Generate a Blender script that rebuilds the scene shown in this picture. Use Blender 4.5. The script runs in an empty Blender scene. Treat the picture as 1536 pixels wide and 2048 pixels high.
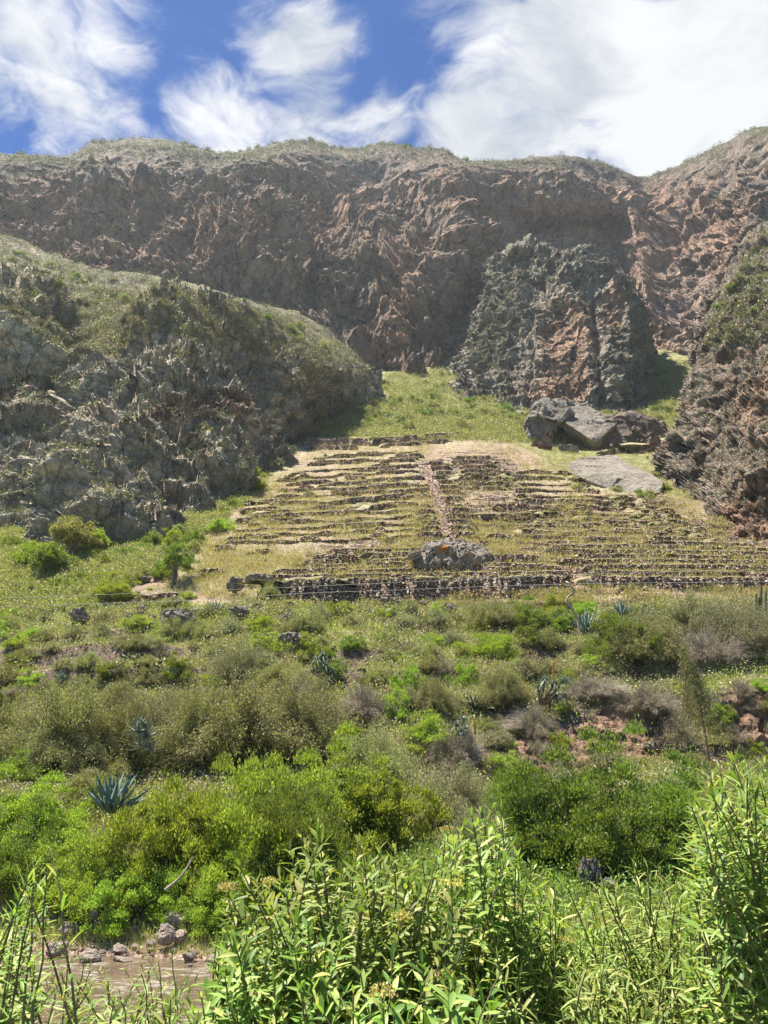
import bpy, bmesh, math, random, time
import numpy as np
from mathutils import Vector, Matrix
from concurrent.futures import ThreadPoolExecutor
T0 = time.time()
C = bpy.context.scene
COL = C.collection
PITCH = math.radians(20.0)
F = 1538.0                      # focal length in pixels of the 1536 x 2048 photograph
cp, sp = math.cos(PITCH), math.sin(PITCH)

# ------------------------------------------------------------------ camera
cam = bpy.data.cameras.new('camera'); co = bpy.data.objects.new('camera', cam); COL.objects.link(co)
co.location = (0, 0, 0); co.rotation_euler = (math.pi/2 + PITCH, 0, 0)
cam.sensor_fit = 'VERTICAL'; cam.sensor_height = 24.0; cam.lens = 24.0*F/2048.0
cam.clip_start = 0.05; cam.clip_end = 6000
C.camera = co
C.render.resolution_x = 768; C.render.resolution_y = 1024

# ------------------------------------------------------------------ light
SUN_EL, SUN_AZ = math.radians(71), math.radians(-68)      # azimuth from +Y (view direction) towards +X
sun = bpy.data.lights.new('sun', 'SUN'); so = bpy.data.objects.new('sun', sun); COL.objects.link(so)
sun.energy = 5.0; sun.angle = math.radians(0.5); sun.color = (1.0, 0.94, 0.83)
sd = Vector((math.sin(SUN_AZ)*math.cos(SUN_EL), math.cos(SUN_AZ)*math.cos(SUN_EL), math.sin(SUN_EL)))
so.rotation_euler = (-sd).to_track_quat('-Z', 'Y').to_euler(); so.location = (0, 0, 900)
C.view_settings.view_transform = 'Standard'; C.view_settings.look = 'None'
C.view_settings.exposure = 1.5; C.view_settings.gamma = 1.0
C.cycles.max_bounces = 6; C.cycles.diffuse_bounces = 3; C.cycles.transmission_bounces = 4
C.cycles.transparent_max_bounces = 4; C.cycles.glossy_bounces = 2; C.cycles.volume_bounces = 0
C.cycles.caustics_reflective = False; C.cycles.caustics_refractive = False
C.cycles.use_denoising = True

def raydir(px, py):
    cx = (px-768.0)/F; cy = (1024.0-py)/F
    return np.array([cx, cp-cy*sp, sp+cy*cp])
def P(px, py, D):
    """world point on the sight line of a photo pixel, at forward distance D (metres)"""
    d = raydir(px, py); return d*(D/d[1])
def project(W):
    W = np.asarray(W); x, y, z = W[..., 0], W[..., 1], W[..., 2]
    dep = y*cp+z*sp; up = -y*sp+z*cp
    dep = np.maximum(dep, 1e-3)
    return 768+F*x/dep, 1024-F*up/dep, dep

# ------------------------------------------------------------------ node helper
class NT:
    def __init__(s, tree): s.t = tree; s.n = tree.nodes; s.l = tree.links
    def node(s, typ, **kw):
        n = s.n.new(typ)
        ins = kw.pop('ins', {})
        for k, v in kw.items(): setattr(n, k, v)
        for k, v in ins.items():
            if hasattr(v, 'links'): s.l.new(v, n.inputs[k])
            else: n.inputs[k].default_value = v
        return n
    def math(s, op, a, b=0.0, c=None, clamp=False):
        n = s.n.new('ShaderNodeMath'); n.operation = op; n.use_clamp = clamp
        for i, v in enumerate((a, b) if c is None else (a, b, c)):
            if hasattr(v, 'links'): s.l.new(v, n.inputs[i])
            else: n.inputs[i].default_value = v
        return n.outputs[0]
    def vmath(s, op, a, b=(0, 0, 0), out=0):
        n = s.n.new('ShaderNodeVectorMath'); n.operation = op
        for i, v in enumerate((a, b)):
            if hasattr(v, 'links'): s.l.new(v, n.inputs[i])
            else: n.inputs[i].default_value = v
        return n.outputs[out]
    def ramp(s, v, a, b, lo=0.0, hi=1.0):
        n = s.n.new('ShaderNodeMapRange'); n.interpolation_type = 'SMOOTHSTEP'
        s.l.new(v, n.inputs[0])
        for i, q in enumerate((a, b, lo, hi)): n.inputs[i+1].default_value = q
        return n.outputs[0]
    def noise(s, vec, scale, detail=3.0, rough=0.55, dist=0.0, color=False):
        n = s.n.new('ShaderNodeTexNoise')
        s.l.new(vec, n.inputs['Vector']); n.inputs['Scale'].default_value = scale
        n.inputs['Detail'].default_value = detail; n.inputs['Roughness'].default_value = rough
        n.inputs['Distortion'].default_value = dist
        return n.outputs[1 if color else 0]
    def voro(s, vec, scale, feature='F1', out=0):
        n = s.n.new('ShaderNodeTexVoronoi'); n.feature = feature
        s.l.new(vec, n.inputs['Vector']); n.inputs['Scale'].default_value = scale
        return n.outputs[out]
    def mix(s, f, a, b, mode='MIX'):
        n = s.n.new('ShaderNodeMix'); n.data_type = 'RGBA'; n.blend_type = mode
        for i, v in ((0, f), (6, a), (7, b)):
            if hasattr(v, 'links'): s.l.new(v, n.inputs[i])
            else: n.inputs[i].default_value = (*v, 1) if isinstance(v, tuple) and len(v) == 3 else v
        return n.outputs[2]
    def attr(s, name):
        n = s.n.new('ShaderNodeAttribute'); n.attribute_name = name; return n
    def bump(s, h, strength, dist, normal=None):
        n = s.n.new('ShaderNodeBump'); s.l.new(h, n.inputs['Height'])
        n.inputs['Strength'].default_value = strength; n.inputs['Distance'].default_value = dist
        if normal is not None: s.l.new(normal, n.inputs['Normal'])
        return n.outputs[0]
def newmat(name):
    m = bpy.data.materials.new(name); m.use_nodes = True; m.node_tree.nodes.clear()
    t = NT(m.node_tree)
    out = t.node('ShaderNodeOutputMaterial'); bs = t.node('ShaderNodeBsdfPrincipled')
    bs.inputs['Roughness'].default_value = 0.9; bs.inputs['Specular IOR Level'].default_value = 0.2
    t.l.new(bs.outputs[0], out.inputs[0])
    return m, t, bs, out

# ------------------------------------------------------------------ sky
w = bpy.data.worlds.new("World"); C.world = w; w.use_nodes = True
wt = NT(w.node_tree); w.node_tree.nodes.clear()
wo = wt.node('ShaderNodeOutputWorld')
sky = wt.node('ShaderNodeTexSky'); sky.sky_type = 'NISHITA'; sky.sun_disc = False
sky.sun_elevation = SUN_EL; sky.sun_rotation = SUN_AZ; sky.altitude = 3000; sky.air_density = 1.0
sky.dust_density = 0.3; sky.ozone_density = 3.0
hs = wt.node('ShaderNodeHueSaturation', ins={'Saturation': 1.9, 'Value': 0.85, 'Color': sky.outputs[0]})
skc = wt.mix(1.0, hs.outputs[0], (0.16, 0.98, 1.18), 'MULTIPLY')
bg1 = wt.node('ShaderNodeBackground', ins={'Color': skc, 'Strength': 0.056})
gen = wt.node('ShaderNodeTexCoord').outputs['Generated']
sep = wt.node('ShaderNodeSeparateXYZ', ins={0: gen})
zz = wt.math('MAXIMUM', sep.outputs[2], 0.08)
pl = wt.node('ShaderNodeCombineXYZ', ins={0: wt.math('DIVIDE', sep.outputs[0], zz), 1: wt.math('DIVIDE', sep.outputs[1], zz)}).outputs[0]
wp = wt.noise(pl, 1.6, 4, 0.55, 0.0, True)
plw = wt.vmath('ADD', pl, wt.vmath('MULTIPLY', wt.vmath('SUBTRACT', wp, (0.5, 0.5, 0.5)), (0.55, 0.55, 0.55)))
n1 = wt.noise(plw, 2.6, 10, 0.62, 0.25)
n2 = wt.noise(plw, 9.0, 8, 0.6, 0.5)
cov = None
# soft cloud banks, given by direction and angular size
blobs = [(80, 40, .17, .95), (90, 130, .15, .9), (20, 220, .10, .6), (250, 20, .09, .55), (540, 80, .09, .8), (600, 150, .13, 1.0), (480, 235, .12, 1.0), (620, 250, .13, 1.0),
         (760, 265, .11, .85), (690, 40, .10, .35), (400, 130, .06, .45), (250, 205, .06, .6),
         (1000, 240, .17, 1.1), (1180, 110, .26, 1.25), (1420, 170, .32, 1.3), (970, 120, .12, .7), (1600, 0, .5, 1.2)]
for px, py, r, a in blobs:
    d = raydir(px, py); d /= np.linalg.norm(d)
    ds = wt.vmath('DISTANCE', wt.vmath('NORMALIZE', gen), tuple(float(q) for q in d), out=1)
    v = wt.ramp(ds, 0.0, r*1.45, a, 0.0)
    cov = v if cov is None else wt.math('MAXIMUM', cov, v)
dens = wt.math('ADD', wt.math('MULTIPLY', cov, 0.85), wt.math('ADD', wt.math('MULTIPLY', n1, 1.35), wt.math('MULTIPLY', n2, 0.80)))
mask = wt.ramp(dens, 1.52, 1.98)
ccol = wt.mix(wt.ramp(wt.noise(plw, 3.2, 6, 0.6, 0.3), 0.34, 0.60), (0.56, 0.62, 0.69), (0.97, 0.98, 1.0))
bg2 = wt.node('ShaderNodeBackground', ins={'Color': ccol, 'Strength': 0.335})
mx = wt.node('ShaderNodeMixShader', ins={0: mask, 1: bg1.outputs[0], 2: bg2.outputs[0]})
wt.l.new(mx.outputs[0], wo.inputs[0])
w.cycles.sampling_method = 'MANUAL'; w.cycles.sample_map_resolution = 512

# ------------------------------------------------------------------ noise
POOL = ThreadPoolExecutor(4)
rng0 = np.random.RandomState(7)
PERM = rng0.permutation(4096).astype(np.int32); PERM = np.concatenate([PERM, PERM])
VAL = rng0.rand(4096).astype(np.float32)*2-1
def _vn(p):
    i = np.floor(p).astype(np.int32); f = (p-i).astype(np.float32); f = f*f*(3-2*f); i &= 4095
    x0, y0, z0 = i[:, 0], i[:, 1], i[:, 2]; x1 = (x0+1) & 4095; y1 = (y0+1) & 4095; z1 = (z0+1) & 4095
    a0 = PERM[x0]; a1 = PERM[x1]
    def h(a, y, z): return VAL[PERM[(PERM[(a+y) & 4095]+z) & 4095]]
    fx, fy, fz = f[:, 0], f[:, 1], f[:, 2]
    def lx(y, z):
        u = h(a0, y, z); v = h(a1, y, z); return u+(v-u)*fx
    p00 = lx(y0, z0); p10 = lx(y1, z0); p01 = lx(y0, z1); p11 = lx(y1, z1)
    q0 = p00+(p10-p00)*fy; q1 = p01+(p11-p01)*fy
    return q0+(q1-q0)*fz
def par(fn, p, n=60000):
    p = np.asarray(p, dtype=np.float64).reshape(-1, 3)
    if len(p) <= n: return fn(p)
    return np.concatenate(list(POOL.map(fn, [p[i:i+n] for i in range(0, len(p), n)])))
def fbm(p, scale, oct=4, gain=0.5, ridged=False, off=0.0, stretch=(1, 1, 1)):
    p = np.asarray(p); sh = p.shape[:-1]; st = np.array(stretch)/scale
    def fn(q):
        q = q*st+off; s = 0; a = 1.0; tot = 0
        for k in range(oct):
            v = _vn(q+k*17.3)
            if ridged: v = 1-2*np.abs(v)
            s = s+a*v; tot += a; a *= gain; q = q*2.03
        return s/tot
    return par(fn, p).reshape(sh)
def h3(a, b, c):
    a = a.astype(np.int64) & 4095; b = b.astype(np.int64) & 4095; c = c.astype(np.int64) & 4095
    return VAL[PERM[(PERM[(PERM[a]+b) & 4095]+c) & 4095]]
def blocks(p, L, warp, seed=0, dirs=None, tilted=False):
    """fractured rock: random offset per joint-bounded block"""
    p = np.asarray(p); sh = p.shape[:-1]
    r = np.random.RandomState(seed)
    if dirs is None:
        q, _ = np.linalg.qr(r.randn(3, 3)); dirs = q
    def fn(x):
        wq = np.stack([_vn(x/(L*1.7)+11), _vn(x/(L*1.7)+47), _vn(x/(L*1.7)+83)], 1)*warp
        u = x@np.asarray(dirs).T/np.array([L, L*.8, L*.55])+wq+seed*3.1
        f = np.floor(u); g_ = u-f-0.5
        r_ = h3(f[:, 0], f[:, 1], f[:, 2])
        if tilted: r_ = r_*0.6+(g_[:, 0]*h3(f[:, 0]+7, f[:, 1], f[:, 2])+g_[:, 1]*h3(f[:, 0], f[:, 1]+7, f[:, 2])+g_[:, 2]*h3(f[:, 0], f[:, 1], f[:, 2]+7))*1.6
        return r_
    return par(fn, p).reshape(sh)
def sstep(x, a, b):
    t = np.clip((x-a)/(b-a), 0, 1); return t*t*(3-2*t)

# ------------------------------------------------------------------ mesh helpers
def mesh_obj(name, V, Q=None, T=None, mat=None, parent=None, attrs=None, smooth=True, mats=None, mi=None):
    V = np.asarray(V, dtype=np.float32).reshape(-1, 3)
    me = bpy.data.meshes.new(name)
    parts = []; tot = []
    if Q is not None and len(Q): Q = np.asarray(Q, dtype=np.int32).reshape(-1, 4); parts.append(Q.ravel()); tot.append(np.full(len(Q), 4))
    if T is not None and len(T): T = np.asarray(T, dtype=np.int32).reshape(-1, 3); parts.append(T.ravel()); tot.append(np.full(len(T), 3))
    li = np.concatenate(parts); lt = np.concatenate(tot).astype(np.int32)
    ls = np.concatenate([[0], np.cumsum(lt)[:-1]]).astype(np.int32)
    me.vertices.add(len(V)); me.vertices.foreach_set('co', V.ravel())
    me.loops.add(len(li)); me.loops.foreach_set('vertex_index', li.astype(np.int32))
    me.polygons.add(len(lt)); me.polygons.foreach_set('loop_start', ls); me.polygons.foreach_set('loop_total', lt)
    if mi is not None: me.polygons.foreach_set('material_index', np.asarray(mi, dtype=np.int32))
    me.update(calc_edges=True)
    me.polygons.foreach_set('use_smooth', np.full(len(lt), smooth))
    if attrs:
        for k, a in attrs.items():
            if a.ndim == 1 or a.shape[-1] == 1:
                at = me.attributes.new(k, 'FLOAT', 'POINT'); at.data.foreach_set('value', a.astype(np.float32).ravel())
            else:
                at = me.attributes.new(k, 'FLOAT_VECTOR', 'POINT'); at.data.foreach_set('vector', a.astype(np.float32).ravel())
    for m in (mats or [mat]):
        if m: me.materials.append(m)
    o = bpy.data.objects.new(name, me); COL.objects.link(o)
    if parent: o.parent = parent
    return o
def gridq(nr, nc):
    i = np.arange(nr*nc).reshape(nr, nc)
    return np.stack([i[:-1, :-1], i[:-1, 1:], i[1:, 1:], i[1:, :-1]], -1).reshape(-1, 4)
def tag(o, label=None, cat=None, group=None, kind=None):
    if label: o['label'] = label
    if cat: o['category'] = cat
    if group: o['group'] = group
    if kind: o['kind'] = kind
    return o
def empty(name, loc, label, cat, group=None, rz=0.0, sc=1.0):
    o = bpy.data.objects.new(name, None); COL.objects.link(o); o.location = tuple(float(q) for q in loc)
    o.rotation_euler = (0, 0, rz); o.scale = (sc, sc, sc) if not isinstance(sc, tuple) else sc
    o.empty_display_size = 0.2
    return tag(o, label, cat, group)
def copy_tree(o, parent=None):
    c = o.copy(); COL.objects.link(c); c.parent = parent
    for ch in list(o.children): copy_tree(ch, c)
    return c
def catmull(pts, n):
    """resample (K, ...) control points to n points, uniform parameter"""
    pts = np.asarray(pts, float); K = len(pts)
    t = np.linspace(0, K-1, n) if np.isscalar(n) else np.asarray(n)
    i = np.clip(np.floor(t).astype(int), 0, K-2); f = (t-i).reshape((-1,)+(1,)*(pts.ndim-1))
    g = lambda j: pts[np.clip(j, 0, K-1)]
    p0, p1, p2, p3 = g(i-1), g(i), g(i+1), g(i+2)
    return 0.5*((2*p1)+(-p0+p2)*f+(2*p0-5*p1+4*p2-p3)*f*f+(-p0+3*p1-3*p2+p3)*f**3)
def normals(G):
    du = np.gradient(G, axis=1); dv = np.gradient(G, axis=0)
    n = np.cross(du, dv); n /= np.maximum(np.linalg.norm(n, axis=-1, keepdims=True), 1e-9)
    return n
def arcparam(pts, n):
    """uniformly spaced parameters along control rows (by mean screen distance)"""
    return np.linspace(0, len(pts)-1, n)
SURF = []      # (name, grid) for placing things on the visible ground
def inpoly(px, py, poly):
    poly = np.asarray(poly, float); ins = np.zeros(np.shape(px), bool)
    x1, y1 = poly[-1]
    for x2, y2 in poly:
        if y1 != y2:
            c = ((y1 > py) != (y2 > py)) & (px < (x2-x1)*(py-y1)/(y2-y1)+x1)
            ins ^= c
        x1, y1 = x2, y2
    return ins
def gblob(px, py, cx, cy, rx, ry): return np.exp(-((px-cx)/rx)**2-((py-cy)/ry)**2)

#@@MATERIALS
# ------------------------------------------------------------------ materials
def rock_mat(name, grey=(0.17, 0.16, 0.15), red=(0.25, 0.135, 0.095), pale=(0.30, 0.28, 0.25), green=(0.095, 0.095, 0.048), s=1.0, vegslope=0.55):
    """rock: attributes red (0..1), veg (0..1), pale (0..1)"""
    m, t, bs, out = newmat(name)
    pos = t.node('ShaderNodeNewGeometry'); P_ = pos.outputs['Position']
    nz = t.node('ShaderNodeSeparateXYZ', ins={0: pos.outputs['Normal']}).outputs[2]
    red_a = t.attr('red').outputs['Fac']; veg_a = t.attr('veg').outputs['Fac']; pale_a = t.attr('pale').outputs['Fac']
    big = t.noise(P_, 0.05/s, 4, 0.6, 0.4); mid = t.noise(P_, 0.35/s, 5, 0.65, 0.6); fine = t.noise(P_, 2.2/s, 4, 0.7)
    stv = t.node('ShaderNodeMapping', ins={'Vector': P_, 'Scale': (0.45/s, 0.45/s, 0.05/s)}).outputs[0]
    streak = t.noise(stv, 1.0, 5, 0.65, 0.3)
    rf = t.ramp(t.math('ADD', t.math('MULTIPLY', mid, 0.7), red_a), 0.55, 0.95)
    c = t.mix(rf, grey, red)
    c = t.mix(t.math('MULTIPLY', t.ramp(mid, 0.35, 0.7), 0.5), c, t.mix(rf, tuple(q*.62 for q in grey), tuple(q*.66 for q in red)))
    c = t.mix(t.math('MULTIPLY', t.ramp(t.math('ADD', fine, t.math('MULTIPLY', pale_a, 0.45)), 0.52, 0.85), 0.7), c, pale)
    c = t.mix(t.math('MULTIPLY', t.ramp(streak, 0.54, 0.72), 0.55), c, (0.065, 0.055, 0.05))
    bc = t.node('ShaderNodeSeparateColor', ins={0: t.voro(t.vmath('ADD', P_, t.vmath('MULTIPLY', t.noise(P_, 0.5/s, 3, 0.6, 0, True), (2.5*s, 2.5*s, 2.5*s))), 0.42/s, 'F1', 1)})
    c = t.mix(t.math('MULTIPLY', t.ramp(bc.outputs[0], 0.25, 1.0), 0.55), c, t.mix(1.0, c, (1.55, 1.5, 1.45), 'MULTIPLY'))
    c = t.mix(t.math('MULTIPLY', t.ramp(bc.outputs[1], 0.55, 1.0), 0.6), c, t.mix(1.0, c, (0.55, 0.52, 0.5), 'MULTIPLY'))
    wz = t.vmath('ADD', P_, t.vmath('MULTIPLY', t.noise(P_, 0.12/s, 4, 0.6, 0, True), (9.0*s, 9.0*s, 9.0*s)))
    cm = t.node('ShaderNodeMapping', ins={'Vector': wz, 'Rotation': (0.2, 0.35, 0.0), 'Scale': (1, 1, 0.45)}).outputs[0]
    ck = t.ramp(t.voro(cm, 0.13/s, 'DISTANCE_TO_EDGE', 0), 0.0, 0.055); ck2 = t.ramp(t.voro(cm, 0.36/s, 'DISTANCE_TO_EDGE', 0), 0.0, 0.05)
    sm_ = t.node('ShaderNodeMapping', ins={'Vector': wz, 'Rotation': (0.15, 0.25, 0.0), 'Scale': (0.03/s, 0.03/s, 0.42/s)}).outputs[0]
    bd = t.ramp(t.noise(sm_, 1.0, 4, 0.6, 0.0), 0.52, 0.60, 1.0, 0.0)
    dk = t.math('MULTIPLY', t.math('ADD', 0.50, t.math('MULTIPLY', ck, 0.50)), t.math('MULTIPLY', t.math('ADD', 0.75, t.math('MULTIPLY', ck2, 0.25)), t.math('ADD', 0.70, t.math('MULTIPLY', bd, 0.30))))
    c = t.mix(1.0, c, t.node('ShaderNodeCombineColor', ins={0: dk, 1: dk, 2: dk}).outputs[0], 'MULTIPLY')
    vf = t.math('ADD', t.math('MULTIPLY', veg_a, 0.9), t.math('ADD', t.math('MULTIPLY', t.math('SUBTRACT', nz, vegslope), 0.9), t.math('MULTIPLY', t.math('SUBTRACT', mid, 0.5), 1.6)))
    vm = t.ramp(t.math('ADD', vf, t.math('MULTIPLY', t.math('SUBTRACT', fine, 0.5), 1.3)), 0.30, 0.62)
    gcol = t.mix(t.ramp(t.noise(P_, 0.9/s, 4, 0.7), 0.38, 0.62), green, tuple(q*1.6 for q in green))
    gcol = t.mix(t.math('MULTIPLY', t.ramp(big, 0.45, 0.65), 0.5), gcol, (0.20, 0.175, 0.10))
    c = t.mix(vm, c, gcol)
    t.l.new(c, bs.inputs['Base Color'])
    h = t.math('ADD', t.math('ADD', t.math('MULTIPLY', t.noise(P_, 0.9/s, 6, 0.72, 0.4), 1.0), t.math('MULTIPLY', t.voro(P_, 1.3/s), 0.35)), t.math('MULTIPLY', dk, 0.9))
    t.l.new(t.bump(h, 1.0, 1.6*s), bs.inputs['Normal'])
    return m
M = {}
M['mountain'] = rock_mat('mountain_rock', s=1.3, grey=(0.28, 0.215, 0.17), red=(0.42, 0.265, 0.19), pale=(0.42, 0.33, 0.27))
M['spur'] = rock_mat('spur_rock', grey=(0.52, 0.435, 0.345), pale=(0.68, 0.61, 0.50), green=(0.18, 0.165, 0.085), s=0.7, vegslope=0.72)
M['pillar'] = rock_mat('pillar_rock', grey=(0.33, 0.29, 0.235), red=(0.47, 0.295, 0.20), pale=(0.40, 0.35, 0.30), s=0.9)
M['cliff'] = rock_mat('cliff_rock', grey=(0.30, 0.235, 0.18), red=(0.40, 0.245, 0.17), pale=(0.46, 0.38, 0.28), s=0.5)

# hillside ground: attributes veg, dry, dirt, stone
m, t, bs, out = newmat('hillside_ground')
g = t.node('ShaderNodeNewGeometry'); P_ = g.outputs['Position']
nz = t.node('ShaderNodeSeparateXYZ', ins={0: g.outputs['Normal']}).outputs[2]
va, da, ia, sa = [t.attr(k).outputs['Fac'] for k in ('veg', 'dry', 'dirt', 'stone')]
fine = t.noise(P_, 2.5, 5, 0.7, 0.3); mid = t.noise(P_, 0.35, 5, 0.62, 0.5); micro = t.noise(P_, 9.0, 4, 0.7)
gr = t.mix(t.ramp(mid, 0.38, 0.62), (0.19, 0.185, 0.08), (0.31, 0.305, 0.12))
gr = t.mix(t.math('MULTIPLY', t.ramp(fine, 0.5, 0.7), 0.6), gr, (0.10, 0.11, 0.045))
dr = t.mix(t.ramp(fine, 0.35, 0.65), (0.31, 0.26, 0.155), (0.46, 0.40, 0.25))
c = t.mix(t.ramp(t.math('ADD', da, t.math('MULTIPLY', t.math('SUBTRACT', mid, 0.5), 1.4)), 0.3, 0.7), gr, dr)
di = t.mix(t.ramp(fine, 0.35, 0.65), (0.25, 0.165, 0.115), (0.44, 0.33, 0.24))
c = t.mix(t.ramp(t.math('ADD', ia, t.math('MULTIPLY', t.math('SUBTRACT', mid, 0.5), 1.6)), 0.35, 0.7), c, di)
vc = t.voro(P_, 2.2, 'F1', 1); vd = t.voro(P_, 2.2, 'DISTANCE_TO_EDGE', 0)
vcs = t.node('ShaderNodeSeparateColor', ins={0: vc})
stc = t.mix(vcs.outputs[0], (0.10, 0.07, 0.055), (0.27, 0.20, 0.165))
stc = t.mix(t.ramp(vcs.outputs[1], 0.9, 0.96), stc, (0.48, 0.43, 0.36))
stc = t.mix(t.ramp(vd, 0.0, 0.10), (0.045, 0.033, 0.026), stc)
steep = t.math('MULTIPLY', t.ramp(nz, 0.80, 0.60), 1.0)
sf = t.ramp(t.math('ADD', t.math('MULTIPLY', sa, t.math('ADD', 0.25, steep)), t.math('MULTIPLY', t.math('SUBTRACT', mid, 0.5), 0.9)), 0.38, 0.62)
stb = t.mix(t.ramp(fine, 0.35, 0.65), (0.13, 0.09, 0.065), (0.28, 0.21, 0.15))
c = t.mix(sf, c, t.mix(t.ramp(sa, 0.61, 0.66), stb, stc))
c = t.mix(t.ramp(t.math('ADD', t.attr('earth').outputs['Fac'], t.math('MULTIPLY', t.math('SUBTRACT', mid, 0.5), 0.9)), 0.35, 0.6), c, t.mix(t.ramp(fine, 0.35, 0.65), (0.19, 0.115, 0.075), (0.36, 0.235, 0.16)))
t.l.new(c, bs.inputs['Base Color'])
h = t.math('ADD', fine, t.math('MULTIPLY', micro, 0.35))
t.l.new(t.bump(h, 0.9, 0.45), bs.inputs['Normal'])
M['hill'] = m

def stone_mat(name, a, b, pale, mortar=(0.05, 0.036, 0.03), scale=2.6, bumpd=0.25):
    m, t, bs, out = newmat(name)
    P_ = t.node('ShaderNodeNewGeometry').outputs['Position']
    Pw = t.vmath('ADD', P_, t.vmath('MULTIPLY', t.noise(P_, 1.2, 2, 0.5, 0, True), (0.35, 0.35, 0.35)))
    mp = t.node('ShaderNodeMapping', ins={'Vector': Pw, 'Scale': (1, 1, 1.35)}).outputs[0]
    vc = t.node('ShaderNodeSeparateColor', ins={0: t.voro(mp, scale, 'F1', 1)}); vd = t.voro(mp, scale, 'DISTANCE_TO_EDGE', 0)
    c = t.mix(vc.outputs[0], a, b); c = t.mix(t.ramp(vc.outputs[1], 0.84, 0.93), c, pale)
    c = t.mix(t.math('MULTIPLY', t.ramp(t.noise(P_, 7, 4, 0.7), 0.4, 0.7), 0.4), c, tuple(q*.5 for q in a))
    c = t.mix(t.ramp(vd, 0.02, 0.11), mortar, c)
    t.l.new(c, bs.inputs['Base Color'])
    t.l.new(t.bump(t.ramp(vd, 0.0, 0.22), 1.0, bumpd), bs.inputs['Normal'])
    return m
M['wall'] = stone_mat('dry_stone', (0.28, 0.19, 0.135), (0.46, 0.34, 0.25), (0.60, 0.52, 0.42), mortar=(0.09, 0.06, 0.045))
M['wall_far'] = stone_mat('dry_stone_far', (0.28, 0.185, 0.13), (0.45, 0.32, 0.235), (0.56, 0.47, 0.37), mortar=(0.10, 0.07, 0.055), scale=1.7, bumpd=0.35)
M['brickruin'] = stone_mat('ruin_masonry', (0.30, 0.17, 0.10), (0.46, 0.29, 0.19), (0.50, 0.38, 0.28), mortar=(0.20, 0.12, 0.08), scale=1.8)
M['stair'] = stone_mat('stair_stone', (0.33, 0.22, 0.17), (0.48, 0.35, 0.27), (0.56, 0.47, 0.39), mortar=(0.17, 0.11, 0.085), scale=1.6, bumpd=.4)

def boulder_mat(name, base, dark, lichen, rust=None, scale=1.0, rustcut=0.62):
    m, t, bs, out = newmat(name)
    tc = t.node('ShaderNodeTexCoord').outputs['Object']
    P_ = t.node('ShaderNodeMapping', ins={'Vector': tc}).outputs[0]
    a = t.noise(P_, 1.1*scale, 6, 0.65, 0.6); f = t.noise(P_, 7*scale, 5, 0.7)
    c = t.mix(t.ramp(a, 0.38, 0.62), dark, base)
    c = t.mix(t.math('MULTIPLY', t.ramp(f, 0.52, 0.66), 0.75), c, lichen)
    st = t.node('ShaderNodeMapping', ins={'Vector': tc, 'Scale': (2.2*scale, 2.2*scale, 0.3*scale)}).outputs[0]
    c = t.mix(t.math('MULTIPLY', t.ramp(t.noise(st, 1, 4, 0.6), 0.55, 0.7), 0.6), c, tuple(q*.45 for q in dark))
    if rust:
        c = t.mix(t.ramp(t.noise(P_, 0.9*scale, 3, 0.6, 0.3), rustcut, rustcut+.06), c, rust)
    t.l.new(c, bs.inputs['Base Color'])
    t.l.new(t.bump(t.math('ADD', a, t.math('MULTIPLY', f, 0.4)), 1.0, 0.35/scale), bs.inputs['Normal'])
    return m
M['boulder'] = boulder_mat('grey_boulder', (0.34, 0.295, 0.245), (0.17, 0.145, 0.12), (0.46, 0.42, 0.36))
M['boulder_rust'] = boulder_mat('rust_stained_boulder', (0.31, 0.265, 0.215), (0.16, 0.13, 0.105), (0.44, 0.40, 0.34), rust=(0.40, 0.17, 0.055), scale=0.6, rustcut=0.585)
M['boulder_far'] = boulder_mat('lichened_boulder', (0.28, 0.245, 0.20), (0.13, 0.11, 0.09), (0.40, 0.38, 0.31), scale=0.45)
M['slab'] = boulder_mat('pale_slab', (0.31, 0.27, 0.22), (0.20, 0.17, 0.14), (0.37, 0.34, 0.29), scale=0.3)
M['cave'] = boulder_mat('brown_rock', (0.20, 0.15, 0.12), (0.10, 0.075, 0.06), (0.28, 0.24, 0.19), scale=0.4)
M['river_stone'] = boulder_mat('river_stone', (0.56, 0.47, 0.39), (0.42, 0.34, 0.27), (0.66, 0.59, 0.50), scale=1.6)

def leaf_mat(name, cols, trans=0.35, rough=0.5, spec=0.35, hv=0.10, tint=None):
    m, t, bs, out = newmat(name)
    t.n.remove(bs)
    g = t.node('ShaderNodeNewGeometry'); rp = g.outputs['Random Per Island']
    ramp = t.node('ShaderNodeValToRGB'); ramp.color_ramp.elements[0].color = (*cols[0], 1); ramp.color_ramp.elements[1].color = (*cols[-1], 1)
    for k, cc in enumerate(cols[1:-1]):
        e = ramp.color_ramp.elements.new((k+1)/(len(cols)-1)); e.color = (*cc, 1)
    t.l.new(rp, ramp.inputs[0])
    oi = t.node('ShaderNodeObjectInfo').outputs['Random']
    hsn = t.node('ShaderNodeHueSaturation', ins={'Hue': t.math('ADD', 0.5-hv*.25, t.math('MULTIPLY', oi, hv*.5)),
        'Value': t.math('ADD', 0.85, t.math('MULTIPLY', oi, 0.36)), 'Saturation': 1.0, 'Color': ramp.outputs[0]})
    b = t.node('ShaderNodeBsdfPrincipled', ins={'Base Color': hsn.outputs[0], 'Roughness': rough, 'Specular IOR Level': spec})
    tc = t.mix(1.0, hsn.outputs[0], (1.25, 1.35, 0.55), 'MULTIPLY')
    tr = t.node('ShaderNodeBsdfTranslucent', ins={'Color': tc})
    mxs = t.node('ShaderNodeMixShader', ins={0: trans, 1: b.outputs[0], 2: tr.outputs[0]})
    t.l.new(mxs.outputs[0], out.inputs[0])
    return m
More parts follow.
